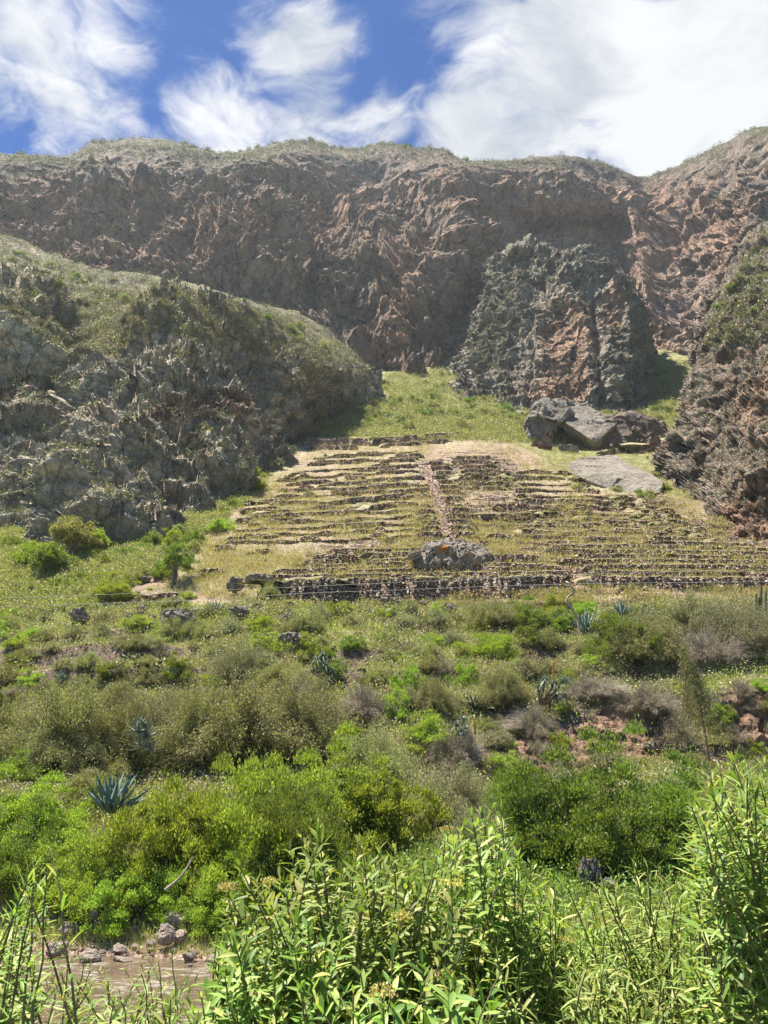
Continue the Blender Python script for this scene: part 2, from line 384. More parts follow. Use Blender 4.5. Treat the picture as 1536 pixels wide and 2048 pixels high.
M['lf_bright'] = leaf_mat('bright_leaves', [(0.17, 0.23, 0.04), (0.27, 0.34, 0.06), (0.40, 0.46, 0.11)], 0.4)
M['lf_green'] = leaf_mat('green_leaves', [(0.10, 0.14, 0.03), (0.18, 0.225, 0.05), (0.27, 0.32, 0.08)], 0.35)
M['lf_olive'] = leaf_mat('olive_leaves', [(0.20, 0.205, 0.085), (0.31, 0.315, 0.135), (0.44, 0.43, 0.20)], 0.3)
M['lf_grey'] = leaf_mat('grey_green_leaves', [(0.20, 0.205, 0.11), (0.32, 0.32, 0.18), (0.45, 0.43, 0.27)], 0.25)
M['lf_dry'] = leaf_mat('dry_twiggy_leaves', [(0.18, 0.14, 0.10), (0.31, 0.25, 0.17), (0.45, 0.38, 0.27)], 0.2)
M['lf_dark'] = leaf_mat('dark_scrub_leaves', [(0.06, 0.065, 0.03), (0.11, 0.115, 0.055), (0.18, 0.175, 0.09)], 0.15)
M['lf_scrub'] = leaf_mat('grey_scrub_leaves', [(0.12, 0.115, 0.065), (0.20, 0.19, 0.11), (0.32, 0.30, 0.20)], 0.15)
M['lf_shoulder'] = leaf_mat('faded_grass_leaves', [(0.13, 0.12, 0.06), (0.20, 0.185, 0.095), (0.29, 0.265, 0.15)], 0.15)
M['lf_willow'] = leaf_mat('lance_leaves', [(0.09, 0.155, 0.03), (0.145, 0.235, 0.045), (0.22, 0.32, 0.065), (0.30, 0.38, 0.10), (0.42, 0.39, 0.15)], 0.35, rough=0.48, spec=0.28, hv=0.05)
M['grass'] = leaf_mat('grass_blades', [(0.20, 0.23, 0.08), (0.36, 0.36, 0.15), (0.56, 0.50, 0.28)], 0.35)
M['straw'] = leaf_mat('dry_grass_blades', [(0.32, 0.29, 0.13), (0.48, 0.42, 0.22), (0.62, 0.56, 0.34)], 0.3)
M['agave'] = leaf_mat('agave_leaf', [(0.10, 0.155, 0.135), (0.16, 0.225, 0.20), (0.25, 0.31, 0.28)], 0.05, rough=0.45, spec=0.4, hv=0.02)
M['aloe'] = leaf_mat('aloe_leaf', [(0.13, 0.17, 0.12), (0.20, 0.245, 0.18), (0.33, 0.36, 0.29)], 0.05, rough=0.5, hv=0.02)
M['agave_dark'] = leaf_mat('dark_aloe_leaf', [(0.035, 0.05, 0.04), (0.06, 0.085, 0.065), (0.11, 0.14, 0.11)], 0.03, rough=0.45, hv=0.02)
M['rubble'] = leaf_mat('rubble_chips', [(0.17, 0.11, 0.08), (0.26, 0.18, 0.13), (0.35, 0.25, 0.18), (0.52, 0.44, 0.35)], 0.0, rough=0.9, spec=0.1, hv=0.0)
M['flower'] = leaf_mat('flower_cluster', [(0.45, 0.42, 0.10), (0.55, 0.53, 0.22), (0.62, 0.36, 0.12)], 0.2)
M['orange_flower'] = leaf_mat('orange_spike', [(0.45, 0.18, 0.05), (0.6, 0.28, 0.08)], 0.1)
def plain(name, col, var=0.4, rough=0.85, scale=6.0, spec=0.2):
    m, t, bs, out = newmat(name)
    tc = t.node('ShaderNodeTexCoord').outputs['Object']
    c = t.mix(t.ramp(t.noise(tc, scale, 4, 0.65), 0.35, 0.65), tuple(q*(1-var) for q in col), tuple(min(1, q*(1+var*.5)) for q in col))
    t.l.new(c, bs.inputs['Base Color']); bs.inputs['Roughness'].default_value = rough
    bs.inputs['Specular IOR Level'].default_value = spec
    return m
M['bark'] = plain('bark', (0.20, 0.155, 0.11)); M['twig'] = plain('green_twig', (0.17, 0.15, 0.08)); M['dead'] = plain('dead_stalk', (0.36, 0.31, 0.25))
M['pale_stalk'] = plain('pale_stalk', (0.42, 0.38, 0.22)); M['cable'] = plain('cable_sheath', (0.40, 0.39, 0.35), 0.15)
M['post_and_window_dark'] = plain('charred_wood_and_window_dark', (0.03, 0.028, 0.025)); M['post_yellow'] = plain('bare_wood', (0.5, 0.38, 0.17))  # the black also paints the shade in the ruin's window openings
M['skin'] = plain('skin', (0.45, 0.28, 0.2), 0.1); M['shirt'] = plain('white_cotton', (0.75, 0.75, 0.73), 0.1)
M['trousers'] = plain('dark_cloth', (0.05, 0.05, 0.07), 0.2); M['hair'] = plain('dark_hair', (0.02, 0.015, 0.012), 0.2)
# muddy water
m, t, bs, out = newmat('muddy_water')
P_ = t.node('ShaderNodeNewGeometry').outputs['Position']
mp = t.node('ShaderNodeMapping', ins={'Vector': P_, 'Scale': (0.8, 1.6, 1)}).outputs[0]
a = t.noise(mp, 1.6, 5, 0.6, 0.8); b = t.noise(mp, 6.0, 5, 0.65, 0.6)
c = t.mix(t.ramp(a, 0.4, 0.65), (0.19, 0.135, 0.075), (0.27, 0.20, 0.12))
c = t.mix(t.math('MULTIPLY', t.ramp(t.math('ADD', t.math('MULTIPLY', a, 0.6), t.math('MULTIPLY', b, 0.5)), 0.575, 0.66), 0.75), c, (0.66, 0.60, 0.53))
t.l.new(c, bs.inputs['Base Color']); bs.inputs['Roughness'].default_value = 0.16; bs.inputs['Specular IOR Level'].default_value = 0.5
t.l.new(t.bump(t.math('ADD', a, t.math('MULTIPLY', b, 0.6)), 1.0, 0.35), bs.inputs['Normal'])
M['water'] = m
#@@TERRAIN
# ------------------------------------------------------------------ the hillside, river to upper meadow
PXS = np.array([-900, -500, -200, 0, 150, 300, 430, 560, 700, 850, 1000, 1150, 1300, 1420, 1536, 1800, 2100, 2500], float)
def row(D, pts):
    """pts: list of (px, py) or with own D -> s=x/y, z"""
    pts = sorted(pts); xs = [p[0] for p in pts]
    py = np.interp(PXS, xs, [p[1] for p in pts]); DD = np.interp(PXS, xs, [p[2] if len(p) > 2 else D for p in pts])
    return np.array([P(a, b, d) for a, b, d in zip(PXS, py, DD)])
def rowz(D, pts):
    xs = [p[0] for p in pts]; z = np.interp(PXS, xs, [p[1] for p in pts])
    # sight line of each column at that height: x/y from the pixel column at its elevation
    s = (PXS-768)/F/(cp+sp*0.35)
    return np.stack([s*D, np.full(len(PXS), float(D)), z], 1)
rows = [rowz(0.5, [(0, -1.65)]), rowz(2.5, [(0, -1.75)]), rowz(5, [(0, -2.0), (1536, -1.9)]), rowz(9, [(0, -2.5), (1536, -2.45)]),
        rowz(13, [(0, -2.75), (768, -2.6), (1536, -2.55)]), rowz(17, [(0, -2.6), (768, -2.45), (1536, -2.2)]),
        rowz(21, [(0, -1.7), (1536, -1.5)]),
        row(27, [(0, 1603), (1536, 1600)]),
        row(33, [(0, 1560), (400, 1545), (900, 1535), (1000, 1560), (1536, 1560)]),
        row(38, [(0, 1500), (500, 1480), (900, 1470), (1000, 1500), (1060, 1545), (1200, 1530), (1536, 1530)]),
        row(41, [(0, 1440), (500, 1420), (900, 1410), (960, 1470), (1130, 1440), (1180, 1400), (1400, 1380), (1536, 1385)]),
        row(44, [(0, 1390), (500, 1370), (900, 1370), (1180, 1345), (1536, 1340)]),
        row(51, [(0, 1300), (300, 1285), (560, 1280), (900, 1282), (1300, 1262), (1536, 1265)]),
        row(60, [(-500, 1260), (0, 1232), (300, 1215), (560, 1205), (768, 1208), (1000, 1192), (1130, 1180), (1300, 1180), (1536, 1190)]),
        row(67, [(-500, 1200), (0, 1170), (300, 1170), (560, 1156), (900, 1152), (1300, 1142), (1536, 1150)]),
        row(75, [(-500, 1140), (0, 1115), (300, 1115), (560, 1105), (900, 1100), (1300, 1088), (1536, 1100)]),
        row(95, [(-500, 1040), (0, 1025), (250, 1027), (450, 1022), (700, 1015), (1000, 1010), (1300, 1013), (1536, 1025)]),
        row(115, [(0, 965), (700, 963), (1000, 962), (1300, 968), (1536, 980)]),
        row(135, [(0, 925), (600, 925), (900, 922), (1100, 925), (1300, 925), (1536, 940)]),
        row(155, [(0, 898), (600, 896), (930, 890), (1080, 892), (1200, 912), (1300, 905), (1536, 900)]),
        row(172, [(0, 872), (600, 878), (930, 870), (1060, 880), (1110, 893), (1200, 903), (1290, 896), (1340, 885), (1536, 870)]),
        row(188, [(0, 845), (600, 856), (900, 850), (1050, 850), (1100, 860), (1200, 868), (1300, 860), (1536, 840)]),
        row(225, [(0, 790), (600, 800), (850, 790), (1000, 795), (1300, 795), (1536, 790)]),
        row(262, [(0, 740), (700, 760), (850, 742), (1000, 730), (1300, 742), (1400, 735), (1536, 740)]),
        row(300, [(0, 690), (700, 720), (850, 705), (1000, 690), (1350, 705), (1536, 700)]),
        row(340, [(0, 650), (850, 680), (1536, 660)])]
A = np.array(rows)                                   # (R, K, 3)
NU = 1100
uu = np.concatenate([np.linspace(0, 2.6, 60, endpoint=False), np.linspace(2.6, 14.4, NU-120, endpoint=False), np.linspace(14.4, 17, 60)])
per = [10, 16, 26, 40, 50, 50, 60, 70, 60, 60, 60, 90, 90, 80, 70, 110, 90, 60, 50, 50, 40, 55, 50, 30, 16]
vv = np.concatenate([np.linspace(i, i+1, n, endpoint=False) for i, n in enumerate(per)]+[[len(rows)-1]])
G = catmull(A, vv)                                   # rows first
G = np.swapaxes(catmull(np.swapaxes(G, 0, 1), uu), 0, 1)
X, Y, Z = G[..., 0], G[..., 1], G[..., 2]
# keep depth monotone, then the river bed
RIV = np.array([(-60, 22), (-30, 17.0), (-14, 15.2), (-8, 14.8), (-4.4, 13.9), (-1.6, 12.0), (1.5, 9.3), (8, 7.2), (30, 5.5), (60, 4)], float)
RW = np.array([3.2, 3.0, 2.6, 2.5, 2.3, 1.9, 1.8, 1.9, 2.2, 2.5])
def rivd(x, y):
    """signed distance to the water's edge (negative in the river)"""
    best = np.full(np.shape(x), 1e9)
    for k in range(len(RIV)-1):
        a, b = RIV[k], RIV[k+1]; d = b-a; L2 = d@d
        tt = np.clip(((x-a[0])*d[0]+(y-a[1])*d[1])/L2, 0, 1)
        r = np.hypot(x-a[0]-tt*d[0], y-a[1]-tt*d[1])-(RW[k]+(RW[k+1]-RW[k])*tt)
        best = np.minimum(best, r)
    return best
RD = rivd(X, Y)
nz2 = fbm(G, 3.0, 3)
RD = RD+nz2*0.5
Z = np.where(RD < 3.0, Z*0+(-3.05)+np.where(RD < 0, np.maximum(RD, -1.5)*0.35, 0)+(Z+3.05)*sstep(RD, 0, 3.0)*0.999, Z)
G[..., 2] = Z
PX, PY, DEP = project(G)
# terraced steps
far = sstep(Y, 58, 66)
tz = inpoly(PX, PY, [(560, 1215), (1560, 1215), (2300, 1250), (2300, 1000), (1400, 1000), (1330, 990), (1230, 985), (1130, 950), (1060, 900), (1000, 880), (600, 880), (560, 940), (450, 1020), (340, 1110), (230, 1190), (300, 1215), (500, 1205)]).astype(float)
stren = inpoly(PX, PY, [(560, 1215), (1560, 1215), (2300, 1250), (2300, 1050), (1400, 1040), (1330, 985), (1250, 990), (1150, 1000), (1060, 990), (1010, 905), (860, 905), (835, 1000), (820, 1085), (640, 1090), (590, 1130)]).astype(float)
def blur(a, n, it=2):
    for _ in range(it):
        for ax in (0, 1):
            k = np.cumsum(np.pad(a, [(n+1, n) if i == ax else (0, 0) for i in (0, 1)], mode='edge'), axis=ax)
            a = (np.take(k, range(2*n+1, k.shape[ax]), ax)-np.take(k, range(0, k.shape[ax]-2*n-1), ax))/(2*n+1)
    return a
tz = blur(tz, 6); stren = blur(stren, 8)
patch = sstep(fbm(G, 9.0, 3, stretch=(1, 1, 1), off=5.1), -0.25, 0.35)
step = 1.35
q = (Z+0.9*fbm(G, 14.0, 3, off=9)+0.35*fbm(G, 3.5, 2, off=2)-0.02*X)/step
fr = q-np.floor(q)
ramped = np.floor(q)+sstep(fr, 0.55, 0.98)
# plant/humus lumps
dz = (ramped-q)*step*tz*np.clip(0.30+0.75*stren, 0, 1)*(0.25+0.75*patch)
lump = fbm(G, 2.2, 4, 0.55)
near = 1-far
qn = (Z+1.3*fbm(G, 16.0, 3, off=19)+0.4*fbm(G, 3.0, 2, off=23))/2.3; fn_ = qn-np.floor(qn)
nearm = sstep(Y, 22, 30)*(1-sstep(Y, 56, 60))*sstep(fbm(G, 10, 2, off=44), -0.35, 0.15)
dz = dz+(np.floor(qn)+sstep(fn_, 0.5, 0.95)-qn)*2.3*0.85*nearm
dz = dz+lump*(0.22*far+0.10*sstep(Y, 16, 30)+0.04)+fbm(G, 12, 3, off=3)*(0.8*sstep(Y, 20, 60))
# broken earth bank on the right
bank = gblob(PX, PY, 1230, 1470, 150, 65)+gblob(PX, PY, 1010, 1515, 80, 40)+gblob(PX, PY, 1520, 1430, 80, 75)+0.8*gblob(PX, PY, 1040, 1560, 30, 25)
G[..., 2] += dz
N = normals(G); N *= np.sign(N[..., 2:3]+1e-9)
G += N*(blocks(G, 0.9, 0.6, 3)*0.22+blocks(G, 0.35, 0.5, 4)*0.10)[..., None]*np.clip(bank, 0, 1)[..., None]
G += N*(blocks(G, 0.8, 0.7, 5)*0.22)[..., None]*(stren*far*patch)[..., None]
PX, PY, DEP = project(G)
fr = (ramped > q-0.35)
mead = inpoly(PX, PY, [(600, 872), (930, 860), (1100, 880), (1100, 800), (960, 700), (720, 740)])
veg = np.ones_like(Z)
nn = fbm(G, 8.0, 3, off=31)
dry = tz*(0.88+0.30*sstep(PX, 850, 1000)*(1-0.3*sstep(PY, 1100, 1000)))+0.15*(1-tz)+0.25*nn
dry = dry-0.22*inpoly(PX, PY, [(420, 1120), (640, 880), (860, 880), (830, 1080), (600, 1120)])
dry = np.where(Y < 58, 0.30+0.35*nn, dry)
dirt = 0.52*tz+0.28*tz*stren+0.9*gblob(PX, PY, 400, 1240, 150, 16)+0.7*gblob(PX, PY, 60, 1345, 110, 22)+0.35*gblob(PX, PY, 470, 1262, 110, 20)+np.clip(bank, 0, 1)*1.0+gblob(PX, PY, 230, 1150, 60, 40)*0.9+gblob(PX, PY, 1000, 915, 60, 18)*0.5+gblob(PX, PY, 140, 1575, 130, 25)
dirt += np.where(Y < 20, sstep(RD, 4.0, 0.3)*0.9, 0)+0.3*gblob(PX, PY, 1115, 1200, 30, 30)+0.5*gblob(PX, PY, 360, 1320, 90, 60)
stone = np.clip(stren*1.1+0.35*tz+0.8*inpoly(PX, PY, [(820, 1085), (835, 920), (1000, 905), (1010, 990), (900, 1085)]), 0, 1.2)*far
stone += np.where((Y < 60) & (Y > 20), 0.62, 0)
terr = mesh_obj('hillside', G, gridq(*G.shape[:2])[:, ::-1], mat=M['hill'], attrs={'veg': veg.ravel(), 'dry': dry.ravel(), 'dirt': dirt.ravel(), 'stone': stone.ravel(), 'earth': np.clip(bank, 0, 1).ravel()})
tag(terr, kind='structure', label='sunlit slope rising from the river past old farming terraces to the cliffs')
SURF.append(('hill', G))
# wide ground sheet behind and beside the camera
gx = np.linspace(-900, 900, 61); gy = np.linspace(-1200, 1.0, 41)
GG = np.zeros((41, 61, 3)); GG[..., 0] = gx; GG[..., 1] = gy[:, None]
GG[..., 2] = -1.9+0.12*np.sin(GG[..., 0]*.7)*np.cos(GG[..., 1]*.5)
z1 = np.zeros(41*61)
gs = mesh_obj('ground', GG, gridq(41, 61), mat=M['hill'], attrs={'veg': z1+1, 'dry': z1+.3, 'dirt': z1+.1, 'stone': z1+.1})
tag(gs, kind='structure', label='grassy ground behind the riverside path')
# river
rx = np.linspace(-62, 62, 125); ry = np.linspace(1, 26, 60)
RG = np.zeros((60, 125, 3)); RG[..., 0] = rx; RG[..., 1] = ry[:, None]; RG[..., 2] = -3.0
keep = (rivd(RG[..., 0], RG[..., 1]) < 2.2)
qd = gridq(60, 125); kq = keep.ravel()[qd].any(1)
rv = mesh_obj('river', RG, qd[kq], mat=M['water']); tag(rv, kind='structure', label='shallow brown river running over stones')

#@@LANDFORMS
def loft(name, rowsP, nu, nv, mat, label, disp, attr, side_extra=None, vlist=None, ulist=None):
    K = len(rowsP[0])
    A = np.array([[P(*p) for p in r] for r in rowsP])
    R = len(rowsP)
    v = np.linspace(0, R-1, nv); u = np.linspace(0, K-1, nu)
    if ulist is not None:       # distribute columns by screen width
        mid_ = A[R//2]; dl = np.linalg.norm(np.diff(mid_, axis=0), axis=1)/(mid_[:-1, 1]/F)
        wdt = np.maximum(np.abs(np.diff([p[0] for p in rowsP[R//2]])), np.minimum(dl*0.35, 90)); cs = np.concatenate([[0], np.cumsum(wdt)])
        u = np.interp(np.linspace(0, cs[-1], nu), cs, np.arange(K))
    hgt = np.array([np.mean([abs(rowsP[i+1][k][1]-rowsP[i][k][1]) for k in range(K)])+14 for i in range(R-1)])
    cs = np.concatenate([[0], np.cumsum(hgt)]); v = np.interp(np.linspace(0, cs[-1], nv), cs, np.arange(R))
    G = catmull(A, v); G = np.swapaxes(catmull(np.swapaxes(G, 0, 1), u), 0, 1)
    N = normals(G)
    flip = (N*G).sum(-1).mean() > 0
    if flip: N = -N
    G = disp(G, N)
    px, py, dep = project(G)
    N2 = normals(G); N2 = -N2 if flip else N2
    at = attr(G, N2, px, py)
    q = gridq(*G.shape[:2]); q = q[:, ::-1] if flip else q
    o = mesh_obj(name, G, q, mat=mat, attrs={k: np.clip(a, -1, 2).ravel() for k, a in at.items()})
    tag(o, kind='structure', label=label)
    SURF.append((name, G))
    return o
def crag(G, N, s, seed, rough=1.0, strata=1.0, tilt=(0.15, 0.1, 1.0), smoothmask=None, big=1.0, vert=0.35, allmask=0.0):
    """craggy displacement; s = size of the largest features in metres"""
    W = G+np.stack([fbm(G, s*0.9, 2, off=seed), fbm(G, s*0.9, 2, off=seed+9), fbm(G, s*0.9, 2, off=seed+19)], -1)*s*0.16
    d0 = fbm(G, s*2.4, 3, 0.5, True, off=seed+70, stretch=(1, 1, vert)); d1 = fbm(W, s*0.8, 3, 0.55, True, off=seed, stretch=(1, 1, vert))
    d = (d0-d0.mean())*s*0.42*big+(d1-d1.mean())*s*0.20
    d2 = blocks(W, s*0.95, 0.25, seed+1, tilted=True)*s*0.085+blocks(W, s*0.45, 0.25, seed+2, tilted=True)*s*0.065+blocks(W, s*0.21, 0.3, seed+3, tilted=True)*s*0.042\
        +blocks(W, s*0.10, 0.3, seed+4, tilted=True)*s*0.024+blocks(W, s*0.05, 0.3, seed+5)*s*0.009
    tl = np.array(tilt); tl = tl/np.linalg.norm(tl)
    b = (W@tl)/(s*0.30)+fbm(G, s*1.5, 2, off=seed+5)*0.9
    fr = b-np.floor(b); where = sstep(fbm(G, s*1.8, 2, off=seed+12), -0.1, 0.35)
    d3 = (0.5-fr)*s*0.085*strata*where
    d4 = fbm(G, s*0.08, 3, 0.6, off=seed+40)*s*0.014
    m_ = 1.0 if smoothmask is None else (1-smoothmask*0.72)
    return G+N*((d+(d2+d3+d4)*rough*m_)*(1-allmask))[..., None]

# far mountain wall
MX = [-700, -300, 0, 130, 200, 300, 400, 450, 520, 610, 660, 720, 770, 840, 890, 930, 1000, 1050, 1130, 1200, 1250, 1300, 1350, 1400, 1460, 1536, 1800, 2300]
crest = [330, 320, 308, 316, 292, 286, 300, 313, 300, 275, 288, 292, 283, 290, 298, 322, 322, 318, 319, 325, 335, 348, 335, 315, 290, 255, 150, 60]
Dcr = [300, 320, 345, 355, 372, 380, 385, 388, 392, 400, 402, 404, 405, 402, 400, 402, 408, 410, 414, 420, 424, 428, 412, 395, 370, 340, 300, 280]
def mrow(ys, Ds): return list(zip(MX, np.interp(MX, ys[0], ys[1]), np.interp(MX, Ds[0], Ds[1])))
XS = [-700, 0, 150, 300, 450, 520, 600, 680, 760, 830, 890, 960, 1050, 1150, 1250, 1300, 1400, 1536, 2300]
def DR(*v): return (XS, v)
mrows = [
    [(x, c+60, d+120) for x, c, d in zip(MX, crest, Dcr)],
    [(x, c+10, d+30) for x, c, d in zip(MX, crest, Dcr)],
    [(x, c, d) for x, c, d in zip(MX, crest, Dcr)],
    mrow(([-700, 0, 300, 450, 610, 700, 840, 930, 1150, 1300, 1400, 1536, 2300], [380, 352, 338, 345, 330, 340, 335, 352, 352, 378, 360, 310, 130]),
         DR(285, 322, 342, 345, 362, 352, 366, 384, 386, 378, 372, 382, 398, 405, 410, 414, 385, 322, 270)),
    mrow(([-700, 0, 300, 450, 610, 840, 960, 1050, 1150, 1300, 1400, 1536, 2300], [420, 390, 385, 395, 395, 390, 410, 412, 405, 430, 425, 390, 250]),
         DR(270, 302, 316, 322, 334, 334, 350, 362, 368, 350, 346, 374, 384, 386, 392, 396, 362, 300, 262)),
    mrow(([-700, 0, 300, 450, 600, 840, 960, 1050, 1150, 1300, 1400, 1536, 2300], [460, 425, 425, 440, 440, 440, 440, 428, 424, 465, 470, 450, 330]),
         DR(265, 300, 316, 318, 320, 322, 340, 348, 352, 334, 332, 380, 418, 420, 404, 388, 348, 292, 258)),
    mrow(([-700, 0, 300, 450, 600, 840, 960, 1150, 1300, 1400, 1536, 2300], [540, 490, 500, 520, 520, 520, 520, 510, 540, 540, 540, 450]),
         DR(255, 296, 310, 306, 298, 304, 326, 322, 326, 308, 308, 342, 400, 402, 384, 362, 330, 284, 252)),
    mrow(([-700, 0, 300, 600, 840, 960, 1150, 1300, 1400, 1536, 2300], [640, 580, 600, 600, 610, 600, 600, 620, 620, 620, 560]),
         DR(250, 290, 295, 288, 286, 292, 308, 298, 300, 286, 288, 326, 350, 352, 350, 338, 316, 276, 248)),
    mrow(([-700, 0, 600, 840, 960, 1150, 1300, 1400, 1536, 2300], [760, 700, 690, 690, 680, 680, 690, 690, 720, 700]),
         DR(245, 280, 285, 280, 276, 280, 286, 276, 278, 272, 278, 300, 320, 326, 322, 318, 304, 270, 244)),
    mrow(([-700, 0, 600, 700, 840, 960, 1150, 1300, 1400, 1536, 2300], [860, 800, 770, 765, 752, 740, 740, 728, 722, 800, 850]),
         DR(240, 270, 275, 272, 268, 268, 268, 264, 263, 262, 266, 282, 296, 304, 304, 300, 292, 262, 240)),
    mrow(([-700, 0, 600, 840, 960, 1150, 1300, 1400, 1536, 2300], [960, 900, 870, 860, 850, 850, 830, 830, 900, 950]),
         DR(235, 262, 268, 266, 262, 262, 262, 258, 258, 256, 260, 276, 286, 292, 292, 290, 284, 256, 236))]
def pline(px, py, pts, w):
    best = np.full(np.shape(px), 1e9)
    for (x1, y1), (x2, y2) in zip(pts[:-1], pts[1:]):
        dx, dy = x2-x1, y2-y1; tt = np.clip(((px-x1)*dx+(py-y1)*dy)/(dx*dx+dy*dy), 0, 1)
        best = np.minimum(best, np.hypot(px-x1-tt*dx, py-y1-tt*dy))
    return np.exp(-(best/w)**2)
RIDGES = [([(420, 420), (415, 460), (510, 560), (600, 640), (730, 800)], 26, 13), ([(625, 330), (690, 450), (745, 600), (835, 750)], 22, 11), ([(850, 385), (895, 480), (940, 590), (935, 690)], 20, 11),
          ([(770, 480), (790, 560), (880, 720)], 14, 6), ([(300, 400), (330, 480)], 16, 6), ([(1250, 360), (1290, 480), (1300, 620)], 14, 7), ([(520, 420), (560, 520), (660, 640)], 13, 6), ([(1420, 400), (1370, 480)], 14, 6)]
GULLIES = [([(555, 365), (605, 470), (640, 600), (700, 730)], 15, 10), ([(962, 440), (962, 560), (960, 700)], 11, 12), ([(800, 470), (810, 600), (845, 740)], 9, 8), ([(260, 350), (262, 500)], 9, 5), ([(1230, 480), (1290, 720)], 10, 6), ([(700, 350), (760, 450)], 11, 6)]
def mdisp(G, N):
    px, py, _ = project(G)
    jx = fbm(G, 25, 3, off=61)*22; jy = fbm(G, 25, 3, off=62)*14
    ex = 0
    for pts, w_, a_ in RIDGES: ex = ex+pline(px+jx, py+jy, pts, w_)*a_
    for pts, w_, a_ in GULLIES: ex = ex-pline(px+jx*.6, py+jy, pts, w_)*a_
    ex = ex+9*gblob(px+jx, py+jy, 490, 500, 75, 55)
    ex = ex*sstep(py-np.interp(px, MX, crest), 30, 120)
    G = G+N*ex[..., None]
    sm = 0.9*gblob(px, py, 1120, 470, 160, 55)+0.8*gblob(px, py, 130, 440, 150, 55)+0.5*gblob(px, py, 1340, 600, 110, 100)
    top = sstep(py, 330, 400)
    sm = np.clip(sm+0.75*(1-top), 0, 1)
    return crag(G, N, 36, 3, 1.0, 1.2, (0.12, 0.25, 1.0), sm, 1.25, 0.2, 0.72*(1-sstep(py-np.interp(px, MX, crest), 10, 70)))
def mattr(G, N, px, py):
    red = 0.10+0.75*gblob(px, py, 1120, 500, 230, 90)+0.8*gblob(px, py, 1370, 600, 130, 190)+0.55*gblob(px, py, 130, 440, 190, 70)+0.6*gblob(px, py, 340, 470, 190, 70)\
        +0.35*gblob(px, py, 640, 420, 90, 120)+0.40*gblob(px, py, 800, 600, 60, 130)+0.3*fbm(G, 30, 2, off=8)+0.35*gblob(px, py, 980, 380, 330, 60)
    jx = fbm(G, 25, 3, off=61)*22; jy = fbm(G, 25, 3, off=62)*14; rg = sum(pline(px+jx+8, py+jy+6, a, b*1.1) for a, b, c_ in RIDGES[:4]); gl = pline(px+jx*.6, py+jy, GULLIES[0][0], 12)
    red = red*1.1+0.05-0.15*rg+0.35*gl
    cr = np.interp(px, MX, crest)
    veg = 0.22*np.clip(rg, 0, 1)+0.35*gblob(px, py, 490, 480, 80, 40)+ -0.15+0.75*sstep(py-cr, 45, 5)+0.35*gblob(px, py, 330, 340, 260, 30)+0.2*gblob(px, py, 700, 650, 200, 70)+0.25*fbm(G, 24, 3, off=77)
    veg -= 0.5*gblob(px, py, 1120, 480, 160, 60)+0.35*gblob(px, py, 1340, 600, 110, 110)
    pale = 0.15+0.3*fbm(G, 16, 2, off=55)+0.5*gblob(px, py, 1370, 620, 90, 120)+0.6*gl
    return {'red': red, 'veg': veg, 'pale': pale}
loft('mountain', mrows[::-1], 980, 620, M['mountain'], 'steep brown mountain wall with scrub along its crest', mdisp, mattr, ulist=1)

# left rocky spur
brow = [
    [(-500, 1240, 88), (-200, 1240, 88), (0, 1230, 92), (70, 1220, 92), (130, 1190, 94), (190, 1170, 82), (300, 1180, 82), (420, 1150, 86), (500, 1080, 98), (570, 1010, 120), (612, 935, 152), (640, 890, 175), (700, 860, 215)],
    [(-500, 1030, 96), (-200, 1025, 96), (0, 1010, 96), (65, 1005, 96), (130, 1015, 99), (190, 1060, 86), (300, 1062, 86), (420, 1045, 90), (495, 990, 103), (572, 930, 128), (608, 890, 155), (640, 875, 185), (700, 850, 230)],
    [(-500, 880, 110), (-200, 880, 109), (0, 880, 106), (60, 880, 107), (130, 890, 118), (185, 900, 104), (300, 905, 103), (400, 900, 108), (500, 890, 119), (585, 880, 142), (625, 862, 168), (660, 855, 198), (720, 845, 240)],
    [(-500, 740, 128), (-200, 745, 126), (0, 750, 120), (60, 755, 120), (125, 760, 136), (185, 760, 124), (300, 765, 120), (410, 775, 124), (520, 800, 136), (610, 830, 160), (668, 842, 186), (705, 842, 212), (740, 840, 250)],
    [(-500, 620, 150), (-200, 640, 148), (0, 640, 138), (70, 660, 142), (130, 680, 158), (200, 660, 152), (310, 650, 150), (420, 665, 152), (540, 690, 162), (640, 740, 180), (705, 785, 200), (742, 810, 224), (755, 830, 262)],
    [(-500, 520, 180), (-200, 545, 178), (0, 555, 172), (80, 580, 182), (150, 600, 190), (220, 590, 186), (330, 595, 186), (440, 615, 190), (545, 645, 196), (640, 690, 206), (710, 745, 220), (750, 800, 242), (765, 820, 275)],
    [(-500, 450, 225), (-200, 475, 225), (0, 510, 222), (80, 540, 226), (150, 560, 232), (220, 575, 236), (330, 588, 240), (450, 610, 244), (555, 632, 246), (640, 674, 246), (712, 736, 248), (750, 800, 260), (770, 815, 290)],
    [(-500, 400, 290), (-200, 430, 290), (0, 474, 285), (80, 506, 288), (150, 526, 290), (220, 542, 292), (330, 560, 292), (450, 590, 286), (555, 615, 280), (640, 660, 275), (712, 728, 270), (748, 798, 272), (772, 812, 296)],
    [(-500, 380, 340), (-200, 410, 340), (0, 455, 335), (80, 490, 338), (150, 510, 340), (220, 526, 340), (330, 548, 340), (450, 580, 335), (555, 606, 325), (640, 655, 315), (708, 730, 305), (745, 800, 300), (774, 812, 310)]]
